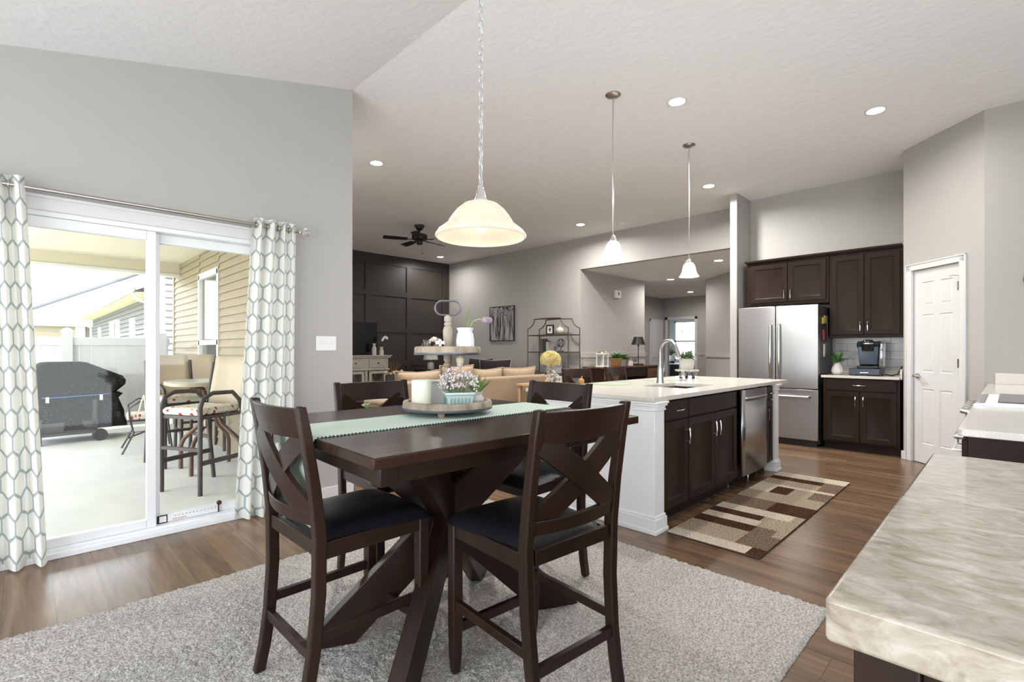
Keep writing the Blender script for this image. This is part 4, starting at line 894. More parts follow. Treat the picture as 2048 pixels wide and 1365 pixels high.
for i in range(6): k.box(.735 + i * .014, .744 + i * .014, YL + .0605, YL + .0615, .060, .070)
k.build('printed_mark', mat('faded red print', (.55, .30, .30), .6), t)
k = M().box(1.010, 1.018, YL + .056, YL + .064, .050, .115).lathe([(0, 0), (.016, .0), (.016, .02), (0, .02)], (1.014, YL + .056, .122), 12, Matrix.Rotation(R(90), 3, 'X')); k.build('lock_knob', mat('black and red knob', (.06, .012, .012), .4), t)
t = thing('wall_disc', 'round white wall piece with dark rim at the right edge of the picture', 'wall decoration', (6.388, -.215, 1.86))
M().lathe([(0, .0), (.12, 0), (.12, .02), (0, .02)], n=40, rot=Matrix.Rotation(R(-90), 3, 'Y')).build('face', WHITEC, t, smooth=40)
M().lathe([(.12, 0), (.132, 0), (.134, .012), (.13, .026), (.12, .026)], n=40, rot=Matrix.Rotation(R(-90), 3, 'Y')).build('rim', BLACKM, t, smooth=40)

# ================================================================ living room
LINEN = mat('tan linen upholstery', (.36, .255, .165), .9, var=(90, (.29, .20, .13)), bump=(260, .3), sheen=.2)
LINENL = mat('honey tan cushion fabric', (.40, .29, .185), .9, var=(40, (.33, .235, .15)), bump=(200, .3), sheen=.2)
DARKC = mat('dark plum cushion fabric', (.016, .010, .012), .8)
PIPE = mat('pale piping', (.55, .50, .44), .8)
def cushion(k, w, h, d, n=14):
    for s in (1, -1):
        def P(u, v):
            x, z = 2 * u - 1, 2 * v - 1; e = max((1 - abs(x) ** 2.4) * (1 - abs(z) ** 2.4), 0) ** .5
            pin = 1 - .10 * (1 - abs(x) ** 1.5) * abs(z) ** 3; pin2 = 1 - .10 * (1 - abs(z) ** 1.5) * abs(x) ** 3
            return (x * w / 2 * pin2, s * d / 2 * e, z * h / 2 * pin + h / 2)
        k.grid(P, n, n)
    return k
def pillow(name, label, m, loc, rz, w, h, d, tilt=0, piping=False, group=None):
    t = thing(name, label, 'pillow', loc, rz, group); t.rotation_euler = (tilt, 0, rz)
    cushion(M(), w, h, d).build('cover', m, t, smooth=180, weld=True)
    pts = []
    for i in range(48):
        q = i / 12; sgn = int(q); f = q - sgn
        x, z = ((2 * f - 1, -1), (1, 2 * f - 1), (1 - 2 * f, 1), (-1, 1 - 2 * f))[sgn]
        pts.append((x * w / 2 * (1 - .10 * (1 - abs(z) ** 1.5) * abs(x) ** 3), 0, z * h / 2 * (1 - .10 * (1 - abs(x) ** 1.5) * abs(z) ** 3) + h / 2))
    M().tube(pts, .007, 6, closed=True).build('piping', PIPE if piping else m, t, smooth=60)
    return t
# sofa, its back towards the dining table
t = thing('sofa', 'long tan linen sofa seen from behind across the living room', 'sofa', (2.95, 4.62, 0))
SL = 2.62
M().box(0, SL, 0, .18, .06, .875).build('back', LINEN, t, bevel=.03, seg=3)
M().box(0, SL, .18, .95, .06, .28).build('base', LINEN, t, bevel=.02)
for x in (0, SL - .2): M().box(x, x + .2, .18, .95, .28, .64).build('arm', LINEN, t, bevel=.04, seg=3)
for i in range(3): M().box(.22 + i * .727, .22 + (i + 1) * .727 - .01, .2, .97, .28, .46).build('seat_cushion', LINEN, t, bevel=.04, seg=3)
for x in (.06, SL - .12):
    for y in (.05, .85): M().box(x, x + .06, y, y + .06, 0, .06).build('leg', ESP, t)
for i, (x, w_, z, rz, lb) in enumerate(((.36, .66, .47, .03, 'tan back pillow at the left end of the long sofa, behind the candle'), (.93, .52, .55, -.05, 'tan back pillow behind the tray post on the long sofa'), (1.42, .62, .44, .04, 'tan back pillow in the middle of the long sofa'), (2.04, .68, .46, -.03, 'tan back pillow at the right end of the long sofa, beside the yellow flowers'))):
    pillow('sofa_pillow', lb, LINENL, (2.95 + x, 4.62 + .34, .462), rz, w_, .53 if i != 1 else .58, .2, R(7), group='tan pillows along the sofa back')
# loveseat by the back wall with dark pillows
t = thing('loveseat', 'tan loveseat against the back wall below the framed print', 'sofa', (7.72, 9.15, 0), R(-90))
M().box(0, 2.0, .0, .2, .06, .80).build('back', LINEN, t, bevel=.03, seg=3); M().box(0, 2.0, -.75, 0, .06, .44).build('base', LINEN, t, bevel=.03, seg=3)
for x in (0, 1.82): M().box(x, x + .18, -.75, 0, .44, .62).build('arm', LINEN, t, bevel=.04, seg=3)
pillow('throw_pillow', 'dark plum throw pillow with pale piping, the left one on the loveseat', DARKC, (7.34, 8.52, .47), R(-78), .70, .58, .22, R(-14), True, 'dark throw pillows on the loveseat')
pillow('throw_pillow', 'dark plum throw pillow with pale piping, the right one on the loveseat', DARKC, (7.26, 7.90, .47), R(-62), .74, .56, .22, R(-14), True, 'dark throw pillows on the loveseat')
pillow('throw_pillow', 'tan throw pillow to the right of the dark ones on the loveseat', LINENL, (7.36, 7.50, .46), R(-86), .44, .40, .16, R(-12))
# framed tree print
t = thing('wall_print', 'square framed black and white print of tree trunks on the back wall', 'picture', (XB - .002, 8.80, 1.43), R(-90))
PR = mat('tree trunk print', (.2, .2, .2), .6); nt, bs = NT(PR)
tc = nd(nt, 'ShaderNodeTexCoord'); mp = nd(nt, 'ShaderNodeMapping'); mp.inputs['Scale'].default_value = (16, 1, 1.6); nt.links.new(tc.outputs['Object'], mp.inputs[0])
nz = nd(nt, 'ShaderNodeTexNoise'); nz.inputs['Scale'].default_value = 1.3; nz.inputs['Detail'].default_value = 4; nz.inputs['Distortion'].default_value = .8; nt.links.new(mp.outputs[0], nz.inputs['Vector'])
n2 = nd(nt, 'ShaderNodeTexNoise'); n2.inputs['Scale'].default_value = 22; n2.inputs['Detail'].default_value = 5; nt.links.new(tc.outputs['Object'], n2.inputs['Vector'])
sp = nd(nt, 'ShaderNodeSeparateXYZ'); nt.links.new(tc.outputs['Object'], sp.inputs[0])
hi = nd(nt, 'ShaderNodeMapRange'); hi.inputs[1].default_value = .42; hi.inputs[2].default_value = .75; nt.links.new(sp.outputs['Z'], hi.inputs[0])
mxf = nd(nt, 'ShaderNodeMix', data_type='FLOAT'); nt.links.new(hi.outputs[0], mxf.inputs[0]); nt.links.new(nz.outputs['Fac'], mxf.inputs[2]); nt.links.new(n2.outputs['Fac'], mxf.inputs[3])
r = nd(nt, 'ShaderNodeValToRGB'); el = r.color_ramp.elements; el[0].position = .40; el[0].color = (.035, .035, .037, 1); el[1].position = .62; el[1].color = (.42, .42, .43, 1); nt.links.new(mxf.outputs[0], r.inputs[0]); nt.links.new(r.outputs[0], bs.inputs['Base Color'])
M().box(.01, .815, -.028, -.0, .01, .80).build('print', PR, t)
k = M().box(0, .825, -.035, 0, 0, .012).box(0, .825, -.035, 0, .80, .812).box(0, .012, -.035, 0, .012, .80).box(.813, .825, -.035, 0, .012, .80); k.build('frame', BLACKM, t)
# open metal shelf (etagere)
t = thing('etagere', 'open bronze metal shelf stand with curved top by the back wall', 'shelf', (7.50, 7.10, 0), R(-90))
BRONZE = mat('dark bronze metal', (.095, .082, .055), .45, .4); EW, ED = 1.08, .36
for y in (0, ED):
    for x, s in ((0, 1), (EW, -1)):
        k = M(); c = []
        for j in range(9): a = pi / 2 * j / 8; c.append((x + s * (.19 * sin(a) ** 1.2), y, 1.66 + .19 * (1 - cos(a)) ** .9))
        k.tube([(x, y, 0), (x, y, 1.62)] + c, .011, 8); k.build('upright', BRONZE, t, smooth=60)
    M().tube([(.19, y, 1.85), (EW * .5, y, 1.86), (EW - .19, y, 1.85)], .011, 8).build('top_rail', BRONZE, t, smooth=60)
M().tube([(.19, 0, 1.85), (EW * .5, ED * .5, 1.86), (EW - .19, ED, 1.85)], .009, 6).tube([(EW - .19, 0, 1.85), (EW * .5, ED * .5, 1.86), (.19, ED, 1.85)], .009, 6).build('top_cross', BRONZE, t)
for z in (.25, .72, 1.165, 1.51): M().box(0, EW, 0, ED, z, z + .022).build('shelf_board', BRONZE, t, bevel=.003)
def sl(x, y): return (7.50 + y, 7.10 - x, 0)
q = sl(.40, .12)
t = thing('cross_picture', 'small dark framed picture of a cross on the top shelf of the stand', 'picture', (q[0], q[1], 1.532), R(-90))
k = M().box(0, .20, 0, .02, 0, .025).box(0, .2, 0, .02, .175, .20).box(0, .025, 0, .02, .025, .175).box(.175, .2, 0, .02, .025, .175); k.build('frame', ESP, t); M().box(.025, .175, .008, .016, .025, .175).build('mat_board', WHITEM, t)
M().box(.09, .11, .004, .009, .06, .14).box(.068, .132, .004, .009, .10, .118).build('cross', BLACKM, t)
q = sl(.70, .2); k = M(); k.ball((0, 0, .08), .085, (1, 1, .85), 10).ball((.02, .05, .07), .07, (1, 1, .9), 8); k.tube([(0, 0, .15), (.01, 0, .19)], .01, 6)
tag(k.build('pumpkin_ornament', mat('cream ceramic', (.55, .50, .42), .6), smooth=60, loc=(q[0], q[1], 1.532)), 'cream pumpkin shaped ornament beside the cross picture', 'ornament')
for i, (x, w_, h_, col, lb) in enumerate(((.23, .10, .26, (.10, .085, .08), 'brown grey book standing at the left of the middle shelf'), (.345, .06, .22, (.03, .045, .04), 'dark green book standing in the middle shelf'), (.415, .07, .20, (.42, .40, .36), 'pale grey book standing on the middle shelf next to the dark green one'))):
    q = sl(x, .1); tag(M().box(0, .16, -w_, 0, 0, h_).build('book', mat('cover %d' % i, col, .7, var=(30, tuple(v * 1.8 for v in col))), loc=(q[0], q[1], 1.188), bevel=.003), lb, 'book', 'books on the metal shelf')
q = sl(.76, .16); k = M(); k.lathe([(0, 0), (.06, 0), (.06, .015), (.012, .025), (.012, .10)], n=16)
for j in range(3):
    rot = Matrix.Rotation(j * 1.05, 3, 'Z') @ Matrix.Rotation(R(90), 3, 'X'); k.tube([rot @ Vector((.08 * cos(a), .08 * sin(a), 0)) + Vector((0, 0, .175)) for a in [i * pi / 8 for i in range(16)]], .006, 5, closed=True)
tag(k.build('orb_sculpture', STEELD, smooth=60, loc=(q[0], q[1], 1.188)), 'dark metal orb sculpture at the right of the middle shelf', 'sculpture')
q = sl(.40, .12); tag(M().box(0, .2, -.26, 0, 0, .24).build('storage_box', mat('white woven box', (.55, .54, .56), .8, bump=(60, .8)), loc=(q[0], q[1], .744), bevel=.01), 'white woven box on the lower shelf of the stand', 'box')
# narrow table behind the sofa end with hydrangeas and a candle
OAK = mat('light oak wood', (.40, .25, .12), .5, var=(8, (.48, .32, .17), (1, 1, .2)))
t = thing('sofa_table', 'small light wood table behind the right end of the sofa', 'table', (4.45, 4.08, 0))
M().box(0, .62, 0, .34, .772, .80).build('top', OAK, t, bevel=.004)
for x in (.02, .56):
    for y in (.02, .28): M().box(x, x + .04, y, y + .04, 0, .772).build('leg', OAK, t)
t = thing('hydrangea_vase', 'bouquet of pale yellow hydrangeas in a ribbed clear glass bottle', 'flowers', (4.82, 4.16, .80))
k = M(); n = 32; pf = [(.0, 0), (.062, 0), (.072, .02), (.072, .10), (.062, .14), (.034, .165), (.026, .18), (.03, .20)]
k.loft([[(r * (1 + .03 * (i % 2)) * cos(2 * pi * i / n), r * (1 + .03 * (i % 2)) * sin(2 * pi * i / n), z) for i in range(n)] for r, z in pf], cap=False); k.build('bottle', CLEAR, t, smooth=60)
k = M(); rnd = random.Random(2)
for i in range(24): k.ball((rnd.uniform(-.045, .045), rnd.uniform(-.045, .045), .015 + rnd.uniform(0, .05)), .011, n=4)
k.build('pebbles', mat('white pebbles', (.72, .70, .66), .4), t, smooth=60)
k = M()
for i in range(420):
    u, v = rnd.uniform(0, 2 * pi), rnd.uniform(-.45, 1.0); s_ = (1 - min(v, .999) ** 2) ** .5; c_ = Vector((.125 * s_ * cos(u), .125 * s_ * sin(u), .30 + .105 * v))
    for j in range(4):
        a = j * pi / 2 + u; nrm = Vector((s_ * cos(u), s_ * sin(u), v)).normalized(); tx = nrm.cross(Vector((.1, .2, 1))).normalized(); ty = nrm.cross(tx)
        d = tx * cos(a) + ty * sin(a); k.face([c_, c_ + d * .015 + tx.cross(d) * .011 + nrm * .004, c_ + d * .026 + nrm * .006, c_ + d * .015 - tx.cross(d) * .011 + nrm * .004])
k.ball((0, 0, .30), .105, (1, 1, .85), 8)
k.build('blossoms', mat('pale yellow petals', (.72, .60, .22), .7, var=(14, (.80, .74, .48))), t)
M().tube([(0, 0, .06), (.005, 0, .2), (0, 0, .28)], .004, 6).tube([(.01, 0, .06), (-.01, 0, .2), (.03, .02, .28)], .003, 6).build('stems', mat('brown stem', (.22, .13, .05), .6), t)
bushy(t, .21, .05, .02, 7, .08, .035, LEAFD, 8)
t = thing('small_sign', 'small white tabletop block sign beside the flower vase', 'sign', (4.94, 4.14, .80), R(-35))
M().box(-.05, .05, -.012, .012, 0, .085).build('block', mat('whitewashed block', (.66, .63, .58), .7), t, bevel=.002); M().box(-.032, -.006, -.014, -.011, .03, .065).box(.004, .03, -.014, -.011, .025, .06).build('motif', mat('grey motif', (.22, .21, .22), .7), t)
# TV console by the accent wall
CREAM = mat('distressed cream paint', (.47, .43, .37), .6, var=(22, (.40, .355, .295)))
t = thing('tv_console', 'distressed cream TV console with drawers and glass doors', 'console', (4.30, 9.98, 0))
CWd = 1.62
M().box(0, CWd, 0, .42, .05, .10).box(0, CWd, .4, .42, .1, 1.04).box(0, CWd, 0, .42, .78, 1.04).box(0, .06, 0, .42, .1, .78).box(CWd - .06, CWd, 0, .42, .1, .78).box(.51, .57, 0, .42, .1, .78).box(1.05, 1.11, 0, .42, .1, .78).box(0, CWd, .02, .4, .42, .44).build('body', CREAM, t, bevel=.003)
M().box(-.07, CWd + .07, -.06, .42, 1.075, 1.10).box(-.045, CWd + .045, -.035, .42, 1.04, 1.075).box(-.03, CWd + .03, -.025, .42, .765, .80).build('top', CREAM, t, bevel=.008)
for i in range(3):
    x = .06 + i * .54; d = M().panels(.42, .19, .02, [0, .42], [0, .19], [(0, 0)], g=.02, dp=.006, x=x, y=-.02, z=.83).build('drawer', CREAM, t); M().ball((x + .21, -.035, .925), .017, n=6).build('knob', BLACKM, d, smooth=60)
    d = M().box(x, x + .06, -.02, 0, .12, .75).box(x + .36, x + .42, -.02, 0, .12, .75).box(x + .06, x + .36, -.02, 0, .12, .18).box(x + .06, x + .36, -.02, 0, .69, .75).build('door', CREAM, t, bevel=.003)
    k = M()
    for sg in (-1, 1): k.tube([(x + .21 + sg * .15, -.008, .69), (x + .21 + sg * .06, -.008, .58), (x + .21, -.008, .44), (x + .21 + sg * .06, -.008, .30), (x + .21 + sg * .15, -.008, .18)], .006, 6)
    k.build('door_tracery', BLACKM, d); M().box(x + .06, x + .36, -.006, -.003, .18, .69).build('glass', PANE, d)
k = M().ball((0, 0, .035), .04, n=8).ball((.08, .02, .035), .036, n=8).ball((.04, .01, .09), .036, n=8); tag(k.build('wicker_balls', mat('tan wicker', (.40, .28, .14), .9, bump=(90, 1)), smooth=60, loc=(5.60, 10.2, .44)), 'tan wicker ball trio inside the TV console', 'ornament')
t = thing('television', 'black flat screen television standing on the cream console', 'television', (4.55, 10.2, 1.10))
M().box(0, 1.22, 0, .05, .06, .755).build('casing', BLACKM, t, bevel=.004); M().box(.012, 1.208, -.004, 0, .075, .743).build('screen', mat('dark screen', (.006, .006, .007), .12), t)
M().box(.4, .82, -.06, .12, 0, .02).box(.55, .67, .01, .04, .02, .08).build('stand', BLACKM, t, bevel=.003)
STONEW = mat('off white stoneware', (.55, .52, .48), .6)
t = thing('bottle_vase', 'taller off white bottle vase right beside the television', 'vase', (5.60, 10.04, 1.10)); M().lathe([(0, 0), (.048, 0), (.05, .02), (.05, .16), (.03, .20), (.028, .23), (.045, .265), (.04, .265), (.02, .235), (0, .23)], n=24).build('body', STONEW, t, smooth=40)
t = thing('orchid_vase', 'shorter off white vase with a white orchid on the TV console', 'vase', (5.77, 10.02, 1.10)); M().lathe([(0, 0), (.048, 0), (.05, .02), (.05, .10), (.035, .14), (.034, .165), (.05, .19), (.044, .19), (.025, .165), (0, .16)], n=24).build('body', STONEW, t, smooth=40)
M().tube([(0, 0, .16), (.01, 0, .28), (.05, 0, .38), (.12, 0, .40)], .004, 6).build('stem', mat('dark stem', (.04, .05, .02), .6), t)
k = M()
for x, z in ((.02, .345), (.05, .385), (.085, .41), (.12, .405), (.14, .385)):
    for j in range(5): a = j * 1.256; k.ball((x + .018 * cos(a), -.01, z + .018 * sin(a)), .014, (1, .3, 1), 4)
k.build('blooms', WHITEM, t, smooth=60)
# end table with lamp beyond the sofa
t = thing('end_table', 'dark end table under the white table lamp', 'table', (6.60, 9.46, 0)); M().box(0, .5, 0, .5, .72, .76).build('top', ESP, t, bevel=.006); M().box(.03, .47, .03, .47, .12, .72).build('cabinet', ESP, t)
for x in (.04, .42):
    for y in (.04, .42): M().box(x, x + .04, y, y + .04, 0, .12).build('leg', ESP, t)
t = thing('table_lamp', 'white ceramic table lamp with drum shade by the dark accent wall', 'lamp', (6.86, 9.66, .76))
M().lathe([(0, 0), (.075, 0), (.08, .01), (.08, .12), (.06, .17), (.02, .19), (0, .19)], n=24).build('base', mat('speckled white ceramic', (.52, .49, .44), .5, var=(60, (.40, .37, .32))), t, smooth=40); M().tube([(0, 0, .18), (0, 0, .26)], .01, 8).build('neck', NICKEL, t)
k = M(); k.lathe([(.175, .23), (.145, .44), (.143, .44), (.173, .23)], n=32); k.build('lamp_shade', mat('oatmeal linen shade', (.74, .69, .60), .9), t, smooth=40)
t = thing('recliner', 'dark leather recliner with a curved metal lever in front of the accent wall', 'armchair', (6.10, 8.55, 0)); M().box(0, .85, .1, .85, .08, .45).build('seat', BLACKLEATHER, t, bevel=.05, seg=3); M().box(.1, .75, .02, .25, .3, .80).build('back', mat('dark brown leather', (.02, .013, .012), .4), t, bevel=.07, seg=3)
for x in (0, .68): M().box(x, x + .17, .1, .85, .3, .62).build('arm', BLACKLEATHER, t, bevel=.05, seg=3)
M().tube([(.06, .05, .70), (.10, .02, .78), (.17, .02, .80), (.22, .05, .74)], .012, 8).build('lever', CHROME, t, smooth=60)
# coffee table with dried arrangement
t = thing('coffee_table', 'low dark coffee table in front of the TV console', 'table', (3.2, 6.9, 0)); M().box(0, 1.1, 0, .6, .40, .44).build('top', ESP, t, bevel=.006)
for x in (.05, .99):
    for y in (.05, .49): M().box(x, x + .06, y, y + .06, 0, .40).build('leg', ESP, t)
t = thing('dried_arrangement', 'dried stems and cream pods arranged in a bowl, left of the sofa', 'dried flowers', (4.62, 7.65, .0))
M().lathe([(0, 0), (.10, 0), (.12, .05), (.13, .50), (.12, .78), (.10, .79), (0, .76)], n=20).build('urn', mat('dark urn', (.03, .026, .022), .5), t, smooth=40)
k = M(); rnd = random.Random(6)
for i in range(22): a, e = rnd.uniform(0, 6.28), rnd.uniform(.7, 1.5); k.tube([(0, 0, .76), (.13 * cos(a) * cos(e), .13 * sin(a) * cos(e), .76 + .1 * sin(e)), (.33 * cos(a) * cos(e), .33 * sin(a) * cos(e), .76 + .26 * sin(e))], [.003, .003, .001], 4)
k.build('twigs', mat('russet twigs', (.16, .07, .03), .8), t)
k = M()
for i in range(16): k.ball((rnd.uniform(-.16, .16), rnd.uniform(-.1, .1), .80 + rnd.uniform(0, .05)), rnd.uniform(.016, .026), n=5)
k.build('pods', mat('cream pods', (.50, .40, .29), .8), t, smooth=60)
# floor things glimpsed through the far chair
t = thing('leaf_plant', 'green leafy plant on the floor seen through the far dining chair', 'plant', (2.42, 4.75, 0)); M().lathe([(0, 0), (.12, 0), (.15, .26), (.14, .27), (0, .25)], n=20).build('pot', mat('brown basket pot', (.22, .14, .08), .9), t, smooth=40); bushy(t, .27, .10, .28, 110, .26, .06, mat('olive green leaves', (.07, .13, .02), .5), 12)
tag(M().lathe([(0, 0), (.30, 0), (.34, .06), (.36, .30), (.33, .52), (.25, .60), (0, .62)], n=32).build('pouf', mat('lilac white fabric', (.60, .58, .64), .9), smooth=60, loc=(2.60, 5.62, 0)), 'round lilac white pouf left of the sofa', 'pouf')

# ================================================================ hall
WAL = mat('walnut desk wood', (.10, .045, .022), .35, var=(5, (.16, .075, .035), (.2, 1, 1)))
t = thing('console_desk', 'long dark walnut console desk in the hall', 'desk', (8.0, 5.56, 0)); LD = 2.25
M().box(0, LD, 0, .5, .855, .885).build('top', WAL, t, bevel=.003); M().box(.02, .60, .02, .5, .05, .855).build('left_pedestal', ESP, t); M().box(1.66, LD - .02, .02, .5, .05, .855).build('right_pedestal', ESP, t)
for x, n_ in ((.02, 'l'), (1.66, 'r')):
    for z in (.62, .36): d = M().box(x + .03, x + .54, 0, .02, z, z + .2).build('drawer', WAL, t, bevel=.003); M().tube([(x + .2, 0, z + .1), (x + .2, -.02, z + .1), (x + .36, -.02, z + .1), (x + .36, 0, z + .1)], .006, 6).build('handle', BLACKM, d)
M().box(.6, 1.66, .03, .05, .66, .855).build('centre_drawer', ESP, t)
t = thing('candle_lantern', 'white wooden candle lantern with brass cap at the left of the hall desk', 'lantern', (8.20, 5.72, .885))
k = M()
for x in (-.085, .07):
    for y in (-.085, .07): k.box(x, x + .015, y, y + .015, .02, .26)
k.box(-.095, .095, -.095, .095, 0, .025).box(-.095, .095, -.095, .095, .25, .27).build('frame', WHITEM, t); k = M()
for s in range(4): k.box(-.07, .07, -.080, -.077, .025, .25, Matrix.Rotation(s * pi / 2, 4, 'Z'))
k.build('glass', PANE, t); M().lathe([(0, .025), (.035, .025), (.035, .15), (0, .155)], n=16).build('candle', mat('cream wax', (.66, .62, .45), .6), t, smooth=40)
M().lathe([(.085, .27), (.07, .30), (.03, .325), (.012, .33), (.012, .345), (.0, .35)], n=20).tube([(.025 * cos(a), 0, .365 + .02 * sin(a)) for a in [i * pi / 6 for i in range(12)]], .004, 5, closed=True).build('cap', mat('pale brass', (.72, .58, .36), .25, 1), t, smooth=40)
t = thing('herb_basket', 'wicker basket with a leafy green plant on the hall desk', 'plant', (8.85, 5.74, .885)); M().loft([[(-a, -b_, z), (a, -b_, z), (a, b_, z), (-a, b_, z)] for a, b_, z in ((.17, .09, 0), (.20, .11, .16))]).build('basket', mat('orange wicker', (.30, .15, .05), .8, bump=(80, 1)), t, bevel=.01)
M().lathe([(0, 0), (.06, 0), (.075, .14), (0, .14)], (-.06, -.12, 0), 16).build('grey_pot', mat('grey pot', (.16, .16, .17), .6), t, smooth=40); bushy(t, .13, .12, .06, 120, .16, .035, LEAFD, 14)
tag(M().box(-.09, .09, -.02, .02, 0, .10).build('card_holder', WHITEM, loc=(9.18, 5.70, .885), bevel=.003), 'small white card holder beside the wicker basket on the hall desk', 'card holder')
for i, (x, lb) in enumerate(((9.33, 'stemmed wine glass on the hall desk nearer the card holder'), (9.42, 'stemmed wine glass on the hall desk nearer the black lamp'))):
    tag(M().lathe([(0, 0), (.03, 0), (.005, .006), (.004, .07), (.028, .10), (.03, .13), (.024, .165), (.023, .165), (.028, .13), (.02, .1), (0, .085)], n=16).build('wine_glass', CLEAR, smooth=40, loc=(x, 5.70, .885)), lb, 'glass', 'wine glasses on the hall desk')
t = thing('black_table_lamp', 'slim black table lamp with empire shade on the hall desk', 'lamp', (9.55, 5.72, .885)); M().box(-.10, .10, -.07, .07, 0, .035).build('base', BLACKM, t, bevel=.004); M().tube([(0, 0, .03), (0, 0, .46)], .010, 8).tube([(0, 0, .41), (0, 0, .47)], .018, 8).build('pole', BLACKM, t)
M().lathe([(.155, .45), (.09, .62), (.088, .62), (.152, .45)], n=24).build('lamp_shade', BLACKM, t, smooth=40)
t = thing('wall_chime', 'small white box with a grey face high on the hall wall', 'chime', (9.30, 6.115, 2.36)); M().box(-.10, .10, -.06, 0, 0, .17).build('body', WHITEM, t, bevel=.006); M().box(-.015, .02, -.066, -.06, .06, .13).build('speaker_slot', STEELD, t)
# office seen through the doorway
t = thing('office_desk', 'dark desk in the office beyond the hall', 'desk', (15.7, 7.3, 0)); M().box(0, .7, 0, 1.5, .72, .75).build('top', mat('blue grey laminate', (.28, .31, .33), .4), t); M().box(.02, .68, .9, 1.48, 0, .72).build('pedestal', BLACKM, t); M().box(.02, .68, .02, .06, 0, .72).build('side', BLACKM, t)
t = thing('snake_plant', 'green upright plant in a white vase in the office', 'plant', (16.0, 8.35, .75)); M().box(-.12, .12, -.12, .12, 0, .08).build('stand', BLACKM, t); M().lathe([(0, .08), (.05, .08), (.06, .2), (.04, .27), (0, .27)], n=16).build('vase', WHITEC, t, smooth=40); bushy(t, .25, .04, .1, 30, .36, .05, LEAFG, 21, droop=.1)
# ================================================================ outside
GZ = -.10
CONC = mat('pale patio concrete', (.70, .675, .635), .85, var=(3, (.64, .62, .585)))
struct(M().box(-9, 1.95, YL + .1, 10.6, GZ - .1, GZ).build('patio', CONC))
struct(M().box(-60, 60, 10.6, 90, GZ - .2, GZ - .05).box(-60, -9, -10, 10.6, GZ - .2, GZ - .05).build('ground', mat('dry lawn', (.32, .34, .16), .9, var=(6, (.42, .40, .22)))))
TAN = mat('tan vinyl siding', (.36, .30, .215), .6, spec=.05)
def siding(k, x, y0, y1, z0, z1, nx_, lap=.105, out=.026):
    z = z0
    while z < z1: zt = min(z + lap, z1); k.loft([[(x, y, z), (x + nx_ * out, y, z), (x + nx_ * .002, y, zt), (x, y, zt)] for y in (y0, y1)]); z += lap
k = M(); WY0, WY1, WZ0, WZ1 = 7.72, 8.78, .45, 2.36
for a, b_, c_, d_ in ((YL + .1, WY0, GZ, 2.75), (WY1, 10.58, GZ, 2.75), (WY0, WY1, GZ, WZ0), (WY0, WY1, WZ1, 2.75)): siding(k, 1.95, a, b_, c_, d_, -1)
k.box(1.915, 1.95, 10.50, 10.59, GZ, 2.75)
struct(k.build('wall_exterior', TAN))
k = M()
for y0, y1, z0, z1 in ((WY0 - .02, WY0 + .06, WZ0, WZ1), (WY1 - .06, WY1 + .02, WZ0, WZ1), (WY0, WY1, WZ1 - .07, WZ1 + .02), (WY0, WY1, WZ0 - .02, WZ0 + .06), (WY0, WY1, 1.30, 1.37)): k.box(1.915, 1.96, y0, y1, z0, z1)
w_ = struct(k.build('window_2', TRIM)); M().box(1.952, 1.956, WY0 + .05, WY1 - .05, WZ0, WZ1).build('window_pane', PANE, w_)
PT = mat('beige porch paint', (.62, .555, .42), .6)
struct(M().box(-2.4, 1.95, YL + .1, 10.55, 2.71, 2.85).build('ceiling_porch', mat('cream porch soffit', (.76, .70, .58), .6)))
struct(M().box(-2.4, 1.94, 10.12, 10.30, 2.51, 2.71).build('trim_7', PT)); struct(M().box(-2.4, 1.94, 10.10, 10.32, 2.49, 2.53).build('trim_8', TRIM))
VINF = mat('white vinyl fence', (.62, .62, .63), .4)
t = thing('vinyl_fence', 'white vinyl privacy fence beyond the covered grill', 'fence', (0, 10.75, GZ))
k = M()
for i in range(40): k.box(-4.2 + i * .152, -4.2 + i * .152 + .149, .02, .045, .06, 1.42)
k.build('boards', VINF, t); M().box(-4.2, 1.9, -.01, .07, 1.40, 1.53).box(-4.2, 1.9, -.01, .07, .02, .14).build('rails', VINF, t, bevel=.004)
for x in (-4.2, -1.9, .45, 1.72): M().box(x, x + .13, -.04, .09, 0, 1.62).lathe([(.09, 0), (.05, .05), (0, .07)], (x + .065, .025, 1.62), 4).build('post', VINF, t)
# neighbouring houses
GS = mat('grey vinyl siding', (.13, .125, .12), .6, spec=.05); ROOF = mat('pale sunlit shingles', (.40, .385, .37), .9, var=(20, (.34, .325, .31)), spec=.03)
t = thing('grey_house', 'grey sided neighbour house with white gutter beyond the fence', 'house', (0, 0, GZ))
k = M(); siding(k, 2.95, 19.0, 38, 0, 3.1, -1, .17, .05); k.box(2.95, 12, 19.0, 38, 0, 3.1)
z = 0
while z < 3.0: k.loft([[(x, 19.0, z), (x, 18.98, z), (x, 18.998, z + .17), (x, 19.0, z + .17)] for x in (2.95, 12)]); z += .17
k.build('wall', GS, t)
k = M(); k.loft([[(2.35, y, 3.08), (7.4, y, 5.6), (12.4, y, 3.08), (12.4, y, 3.22), (7.4, y, 5.78), (2.35, y, 3.22)] for y in (18.5, 38.5)]); k.build('roof', ROOF, t)
M().box(2.26, 2.38, 18.4, 38.5, 3.06, 3.22).build('gutter', WHITEM, t, bevel=.03); M().box(2.4, 2.95, 18.6, 38.4, 3.04, 3.08).build('soffit', PT, t)
M().tube([(2.32, 18.6, 3.06), (2.5, 18.7, 2.85), (2.88, 18.85, 2.7), (2.88, 18.85, 0)], .05, 8).build('downspout', WHITEM, t)
M().tube([(2.32, 38.3, 3.06), (2.5, 38.3, 2.8), (2.88, 38.3, 2.6), (2.88, 38.3, 0)], .05, 8).build('downspout', WHITEM, t)
